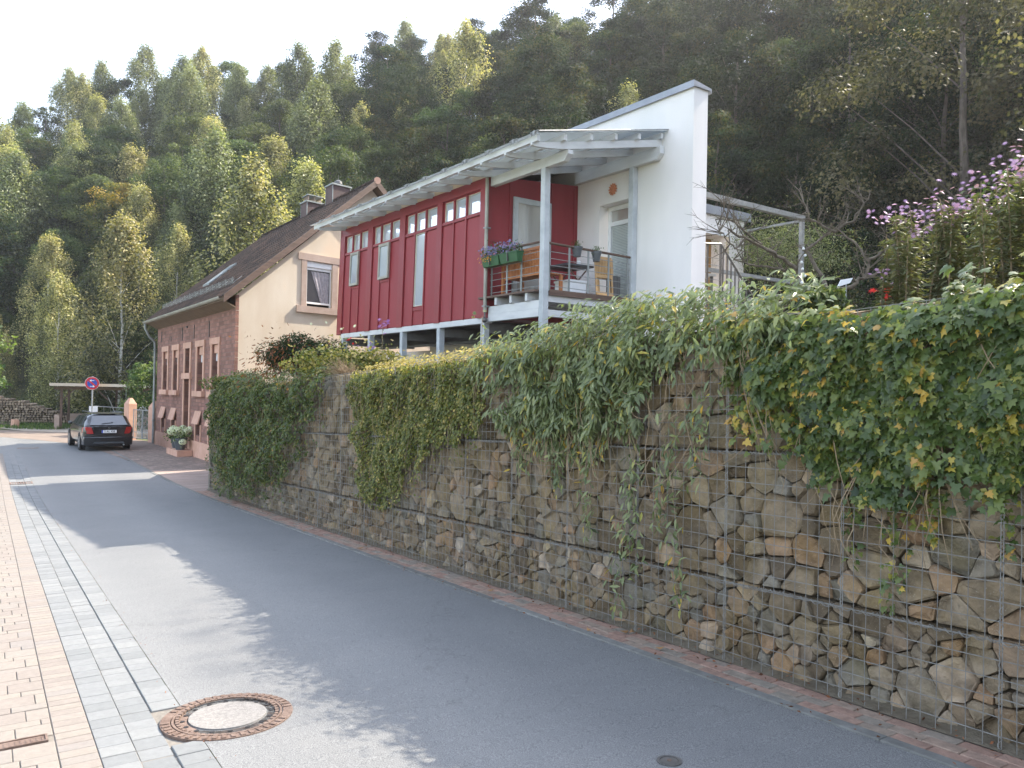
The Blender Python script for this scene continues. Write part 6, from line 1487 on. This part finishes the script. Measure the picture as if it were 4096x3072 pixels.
for s_ in (-1, 1):
    MB().prism([CF(-1.00, s_ * .52, .66), CF(-.93, s_ * .80, .66), CF(-.70, s_ * .90, .70), CF(-.78, s_ * .80, .70)], [CF(-1.0, s_ * .60, .93), CF(-.94, s_ * .80, .93), CF(-.66, s_ * .895, .90), CF(-.78, s_ * .78, .90)]).build('tail_light', M['redlamp'], car, bevel=.015)
    for (x0, x1, x2, x3) in ((-.42, .28, .26, -.28), (.36, 1.08, 1.06, .34), (1.16, 2.05, 1.55, 1.14)):
        q = lambda x, z: CF(x, s_ * (.868 - (z - .94) * .46 + .004), z)
        MB().prism([q(x0, .97), q(x1, .97), q(x2, 1.32), q(x3, 1.32)], [q(x0, .97) + rt * s_ * .012, q(x1, .97) + rt * s_ * .012, q(x2, 1.32) + rt * s_ * .012, q(x3, 1.32) + rt * s_ * .012]).build('side_window', M['carglass'], car)
    MB().tube([CF(-.25, s_ * .56, 1.45), CF(-.2, s_ * .56, 1.49), CF(1.6, s_ * .56, 1.47), CF(1.65, s_ * .56, 1.43)], .016, 6).build('roof_rail', M['plastic_grey'], car)
    MB().blob(CF(1.75, s_ * .98, 1.0), (.09, .09, .07), 8, 6).build('mirror', M['carpaint'], car, smooth=True)
    for x in (0, 2.76):
        c = CF(x, s_ * .80, .315); w = MB().disc(c - rt * (.11 if s_ > 0 else .0) - rt * (0 if s_ > 0 else -.0) + rt * (0 if s_ > 0 else -.09), rt, .21, .315, .20, 28).build('wheel', M['rubber'], car, smooth=False, bevel=.015)
        m2 = MB(); co = c + rt * s_ * (.085 if s_ > 0 else .085); m2.disc(co - rt * s_ * .0, rt * s_, .185, .212, .012, 24); m2.disc(co - rt * s_ * .05, rt * s_, 0, .2, .02, 24)
        for k in range(7):
            a = 2 * math.pi * k / 7; dv = hd * math.cos(a) + ZV * math.sin(a); pv = hd * -math.sin(a) + ZV * math.cos(a)
            m2.prism([co + dv * .04 - pv * .02, co + dv * .19 - pv * .028, co + dv * .19 + pv * .028, co + dv * .04 + pv * .02], [co + dv * .04 - pv * .02 + rt * s_ * .012, co + dv * .19 - pv * .028 + rt * s_ * .01, co + dv * .19 + pv * .028 + rt * s_ * .01, co + dv * .04 + pv * .02 + rt * s_ * .012])
        m2.build('rim', M['alloy'], w)
        MB().disc(CF(x, s_ * .86, .33), rt * s_, .0, .365, .028, 24).build('wheel_arch', M['black'], car)
pf = lambda y, z, o=0: CF(-1.012 - o, y, z)
pl_ = MB().box(lambda a, b, c: pf(a, c, b), -.26, .26, .0, .012, .70, .81).build('number_plate', M['signwhite'], car)
MB().box(lambda a, b, c: pf(a, c, b), -.26, -.215, .0121, .015, .70, .81).build('euro_band', M['euro'], pl_)
def text_obj(txt, size, org, xd, yd, nrm_, m_, parent, ext=.002, name='lettering'):
    cu = bpy.data.curves.new(name, 'FONT'); cu.body = txt; cu.size = size; cu.extrude = ext; cu.align_x = 'CENTER'; cu.align_y = 'CENTER'
    o = bpy.data.objects.new(name, cu); COL.objects.link(o); dg = bpy.context.evaluated_depsgraph_get(); me = bpy.data.meshes.new_from_object(o.evaluated_get(dg)); bpy.data.objects.remove(o)
    mm = Matrix((xd, yd, nrm_)).transposed().to_4x4(); mm.translation = org; me.transform(mm)
    me.materials.clear(); return link(name, me, m_, parent)
text_obj('S AL 428', .105, pf(.02, .755, .016), rt, ZV, -hd, M['black'], pl_)
MB().disc(CF(-1.0, 0, .90), -hd, .028, .036, .02, 16).build('badge_ring', M['alloy'], car)
MB().tube([CF(-.98, .52, .24), CF(-1.04, .52, .24)], .03, 8).build('exhaust', M['steel'], car)
MB().box(CF, -.9, 3.3, -.7, .7, .18, .26).build('underbody', M['black'], car)

# no stopping sign
sg_ = thing('no_stopping_sign', (-19.35, 36.7, CG), 'round blue and red no stopping sign with white arrows behind the black car', 'traffic sign')
c = Vector((-19.35, 36.7, 1.79)); vd = Vector((.46, -.888, 0)); vr = Vector((.888, .46, 0))
MB().tube([(-19.35, 36.74, CG), (-19.35, 36.74, 2.12)], .033, 10).build('pole', M['steel'], sg_)
MB().disc(c, vd, 0, .30, .012, 36).build('sign_edge', M['signwhite'], sg_)
MB().disc(c + vd * .0125, vd, .205, .288, .003, 36).build('red_ring', M['signred'], sg_); MB().disc(c + vd * .0125, vd, 0, .204, .002, 36).build('blue_disc', M['signblue'], sg_)
a = R(-45); dx = vr * math.cos(a) + ZV * math.sin(a); dy = vr * -math.sin(a) + ZV * math.cos(a)
mb = MB(); mb.prism([c + vd * .0148 + dx * -.2 - dy * .04, c + vd * .0148 + dx * .2 - dy * .04, c + vd * .0148 + dx * .2 + dy * .04, c + vd * .0148 + dx * -.2 + dy * .04], [c + vd * .0168 + dx * -.2 - dy * .04, c + vd * .0168 + dx * .2 - dy * .04, c + vd * .0168 + dx * .2 + dy * .04, c + vd * .0168 + dx * -.2 + dy * .04]); mb.build('red_bar', M['signred'], sg_)
for s_, zz in ((-1, .13), (1, -.14)):
    q = lambda x, y: c + vr * (x * s_) + ZV * (zz + y) + vd * .0172
    P = [(-.09, -.012), (.03, -.012), (.03, -.05), (.11, 0), (.03, .05), (.03, .012), (-.09, .012)]
    MB().prism([q(*p) for p in P], [q(*p) + vd * .002 for p in P]).build('white_arrow', M['signwhite'], sg_)

# gate and pillars
def pillar(x, y, lab, h=1.95):
    t = thing('gate_pillar', (x, y, CG), lab, 'pillar', 'sandstone pillars of the garden gate')
    f = local((x, y, CG), R(-34.4) + 0); MB().box(f, -.2, .2, -.2, .2, -.1, h - .28).build('shaft', M['sandstone'], t, bevel=.015)
    mb = MB(); mb.prism([f(-.2, -.2, h - .279), f(.2, -.2, h - .279), f(.2, .2, h - .279), f(-.2, .2, h - .279)], [f(-.06, -.06, h), f(.06, -.06, h), f(.06, .06, h), f(-.06, .06, h)]); mb.build('cap', M['sandstone'], t)
pillar(-17.75, 37.1, 'sandstone gate pillar with pointed cap nearer the black car'); pillar(-16.0, 35.75, 'sandstone gate pillar with pointed cap against the house corner', 1.85)
gt_ = thing('garden_gate', (-16.9, 36.4, CG), 'ornate grey metal double leaf gate between the two sandstone pillars', 'gate')
g0 = Vector((-17.53, 36.93, CG + .08)); g1 = Vector((-16.2, 35.92, CG + .08)); gd = (g1 - g0).normalized(); GL = (g1 - g0).length; gn = Vector((gd.y, -gd.x, 0))
GF = lambda a, b, c: g0 + gd * a + gn * b + ZV * c
for s_ in range(2):
    a0 = s_ * GL / 2 + .01; a1 = a0 + GL / 2 - .02; lf = MB()
    lf.box(GF, a0, a0 + .03, -.015, .015, 0, 1.35); lf.box(GF, a1 - .03, a1, -.015, .015, 0, 1.35); lf.box(GF, a0, a1, -.014, .014, 1.32, 1.36); lf.box(GF, a0, a1, -.014, .014, .02, .05); lf.box(GF, a0, a1, -.014, .014, .30, .33)
    L_ = lf.build('leaf_frame', M['steel'], gt_)
    for k in range(6):
        a = a0 + .07 + k * (a1 - a0 - .14) / 5; MB().box(GF, a - .008, a + .008, -.008, .008, .33, 1.32).build('bar', M['steel'], L_)
    for k in range(6):
        a = a0 + .06 + k * (a1 - a0 - .12) / 5; MB().box(GF, a - .018, a + .018, -.006, .006, .05, .30).build('picket', M['steel'], L_)
    for (a, z) in ((.2, .95), (.35, .7), (.5, 1.05), (.2, .55)):
        pts = [GF(a0 + a + .05 * math.cos(q) * (1 - q / 9), -.012, z + .08 * math.sin(q) * (1 - q / 9)) for q in [i * .6 for i in range(13)]]; MB().tube(pts, .008, 4).build('scroll', M['steel'], L_)
pts = [GF(GL / 2 + x, 0, 1.36 + z) for x, z in ((-.3, 0), (-.22, .1), (-.1, .05), (0, .17), (.1, .05), (.22, .1), (.3, 0))]; MB().tube(pts, .014, 5).build('crest', M['steel'], gt_)

# carport
cp = thing('carport', (-24.8, 47, CG), 'open brown timber carport with a low flat roof behind the sign', 'carport')
ca = Vector((-25.3, 44.6, 0)); cbv = Vector((-20.9, 46.6, 0)); cdx = (cbv - ca).normalized(); cdy = Vector((-cdx.y, cdx.x, 0)); Lc = (cbv - ca).length
CP = lambda a, b, c: ca + cdx * a + cdy * b + ZV * c
for a, b in ((0, 0), (Lc - .1, 0), (0, 4.6), (Lc - .1, 4.6), (Lc / 2 + .2, 4.6)): MB().box(CP, a, a + .13, b, b + .13, CG - .1, 1.42).build('post', M['brownwood'], cp)
MB().box(CP, -.3, Lc + .3, -.02, .10, 1.422, 1.58).build('front_beam', M['brownsoffit'], cp); MB().box(CP, -.3, Lc + .3, 4.6, 4.72, 1.42, 1.58).build('rear_beam', M['brownsoffit'], cp)
for k in range(7): a = k * Lc / 6; MB().box(CP, a, a + .08, -.3, 5.0, 1.582, 1.70).build('rafter', M['brownsoffit'], cp)
mb = MB(); mb.box(CP, -.45, Lc + .45, -.45, 5.2, 1.702, 1.74); mb.build('roof_sheet', M['capmetal'], cp); MB().box(CP, -.48, Lc + .48, -.49, -.452, 1.62, 1.78).build('fascia', M['whiteplastic'] if False else M['cream'], cp)
for a, s_ in ((.13, 1), (Lc - .1, -1), (Lc / 2, -1)):
    MB().tube([CP(a, .05, .85), CP(a + s_ * .55, .05, 1.42)], .045, 4).build('brace', M['brownwood'], cp)
MB().box(CP, .2, Lc - .2, 3.9, 4.1, CG, -.05).build('rear_low_wall', M['sandstone_grey'], cp)
MB().box(CP, -.25, -.0, -.1, .3, CG, .0).build('block_pier', M['sandstone_grey'], cp)
# trailer with ladder behind the car
tr = thing('utility_trailer', (-19.4, 38.6, CG), 'dark trailer carrying a ladder, an orange beacon and a whip aerial behind the black car', 'trailer')
TF = lambda a, b, c: Vector((-20.2, 38.4, CG)) + vr * a + Vector((-vr.y, vr.x, 0)) * b + ZV * c
MB().box(TF, 0, 1.9, 0, 2.6, .35, 1.02).build('box', M['plastic_grey'], tr); 
for a in (-.09, 1.9): MB().disc(TF(a, 1.3, .3), vr, 0, .3, .09, 20).build('wheel', M['rubber'], tr)
ld = MB(); ld.tube([TF(.1, -.02, 1.50), TF(1.75, .1, 1.40)], .022, 5); ld.tube([TF(.1, .30, 1.20), TF(1.75, .3, 1.20)], .022, 5)
for k in range(6): ld.tube([TF(.2 + k * .28, -.02, 1.495 - k * .016), TF(.22 + k * .28, .30, 1.20)], .014, 4)
ld.build('ladder', M['steel'], tr)
MB().lathe(TF(1.72, .2, 1.2), [(.07, 0), (.07, .15), (.04, .2)], 12).build('beacon', M['orange'], tr); MB().lathe(TF(1.72, .2, 1.02), [(.05, 0), (.05, .18)], 8).build('beacon_foot', M['steel'], tr)
MB().tube([TF(1.45, .2, 1.02), TF(1.45, .2, 2.5)], .010, 4).build('aerial', M['steel'], tr)
MB().box(TF, -.15, .22, -.05, .05, 1.2, 1.5).build('white_panel', M['whiteplastic'], tr); MB().box(TF, 0, .05, 0, .04, 1.0, 1.2).build('panel_foot', M['steel'], tr)
# woodpile
wp = thing('woodpile', (-31, 50, CG), 'long stack of split firewood logs on the grass left of the carport', 'woodpile')
w0 = Vector((-37.5, 47.2, CG)); w1 = Vector((-26.9, 49.6, CG)); wd = (w1 - w0).normalized(); wn = Vector((wd.y, -wd.x, 0)); LW = (w1 - w0).length
M['log'] = mat('split_log', (.16, .115, .08), (.34, .27, .20), .9, 9, .5, 30, rand=.35)
rl = random.Random(2); logs = []
x = 0
for row in range(12):
    x = rl.uniform(0, .1)
    while x < LW:
        z = .08 + row * .145
        top = 1.75 if x < LW - 5 else 1.75 - (x - LW + 5) ** 1.2 * .2
        if z < top + rl.uniform(-.08, .08): logs.append((x, z, rl.uniform(.055, .085)))
        x += rl.uniform(.13, .19)
logs.sort(key=lambda l: -l[0])
def logm(mb, l):
    x, z, r0 = l; n = rl.choice((5, 6, 7)); off = rl.uniform(-.06, .06); a0 = rl.uniform(0, 6)
    P = [(x + r0 * rl.uniform(.8, 1.15) * math.cos(a0 + 2 * math.pi * i / n), z + r0 * rl.uniform(.8, 1.15) * math.sin(a0 + 2 * math.pi * i / n)) for i in range(n)]
    mb.prism([w0 + wd * a + ZV * b + wn * (.0 + off) for a, b in P], [w0 + wd * a + ZV * b - wn * (1.0) for a, b in P])
for l in logs[:300]: mb = MB(); logm(mb, l); mb.build('log', M['log'], wp)
mb = MB()
for l in logs[300:]: logm(mb, l)
if mb.v: mb.build('log_stack', M['log'], wp)['kind'] = 'stuff'
hp = thing('branch_heap', (-30.5, 46.5, CG), 'heap of pale loose branches lying on the grass before the woodpile', 'branches'); 
for k in range(16):
    c = Vector((-30.8 + rl.uniform(-1.6, 1.6), 46.2 + rl.uniform(-.5, .5), CG + .05)); d_ = Vector((rl.uniform(-1, 1), rl.uniform(-.3, .3), rl.uniform(.0, .35))).normalized(); MB().tube([c - d_ * .9, c + ZV * .1, c + d_ * .9 + ZV * .2], [.035, .03, .015], 5).build('branch', M['branch'], hp)
ck = thing('chopping_block', (-28.4, 45.6, CG), 'rust brown chopping block on the grass by the branch heap', 'chopping block'); MB().lathe((-28.4, 45.6, CG), [(.22, 0), (.2, .45), (.2, .46)], 10).build('block', M['sandstone'], ck)
wp_ = thing('white_marker_post', (-26.1, 40.6, CG), 'slim white marker post at the left edge by the bend', 'post'); MB().lathe((-26.15, 40.6, CG), [(.05, 0), (.05, 1.25), (.02, 1.3)], 8).build('post', M['signwhite'], wp_); MB().lathe((-26.15, 40.6, CG + .9), [(.053, 0), (.053, .15)], 8).build('black_band', M['black'], wp_)
# grass tufts along the verge
r = np.random.default_rng(6); n = 9000; pos = np.stack([r.uniform(-42, -25, n), r.uniform(43.5, 49, n), np.full(n, CG)], 1); keep = pos[:, 1] > 43.2 - .25 * (pos[:, 0] + 25); pos = pos[keep]
leaves('grass', pos, r.normal(size=(len(pos), 3)) * [1, 1, .2], r.uniform(.10, .25, len(pos)), r.random(len(pos)), 'lance', M['l_garden'], None, down=(0, 0, 2.5), seed=6, wid=.6)['kind'] = 'stuff'

# ================================================================== AIR
hz = MB().box(W, -705, 705, -505, 705, -3.5, 95).build('haze', [], None)
hz.data.materials.clear()
hm = bpy.data.materials.new('light_haze'); hm.use_nodes = True; ht = hm.node_tree; ht.nodes.clear()
ho = ht.nodes.new('ShaderNodeOutputMaterial'); hv = ht.nodes.new('ShaderNodeVolumePrincipled')
hv.inputs['Color'].default_value = (.95, .95, .97, 1); hv.inputs['Density'].default_value = HAZE; hv.inputs['Anisotropy'].default_value = .55
ht.links.new(hv.outputs[0], ho.inputs['Volume']); hz.data.materials.append(hm); hz['kind'] = 'stuff'
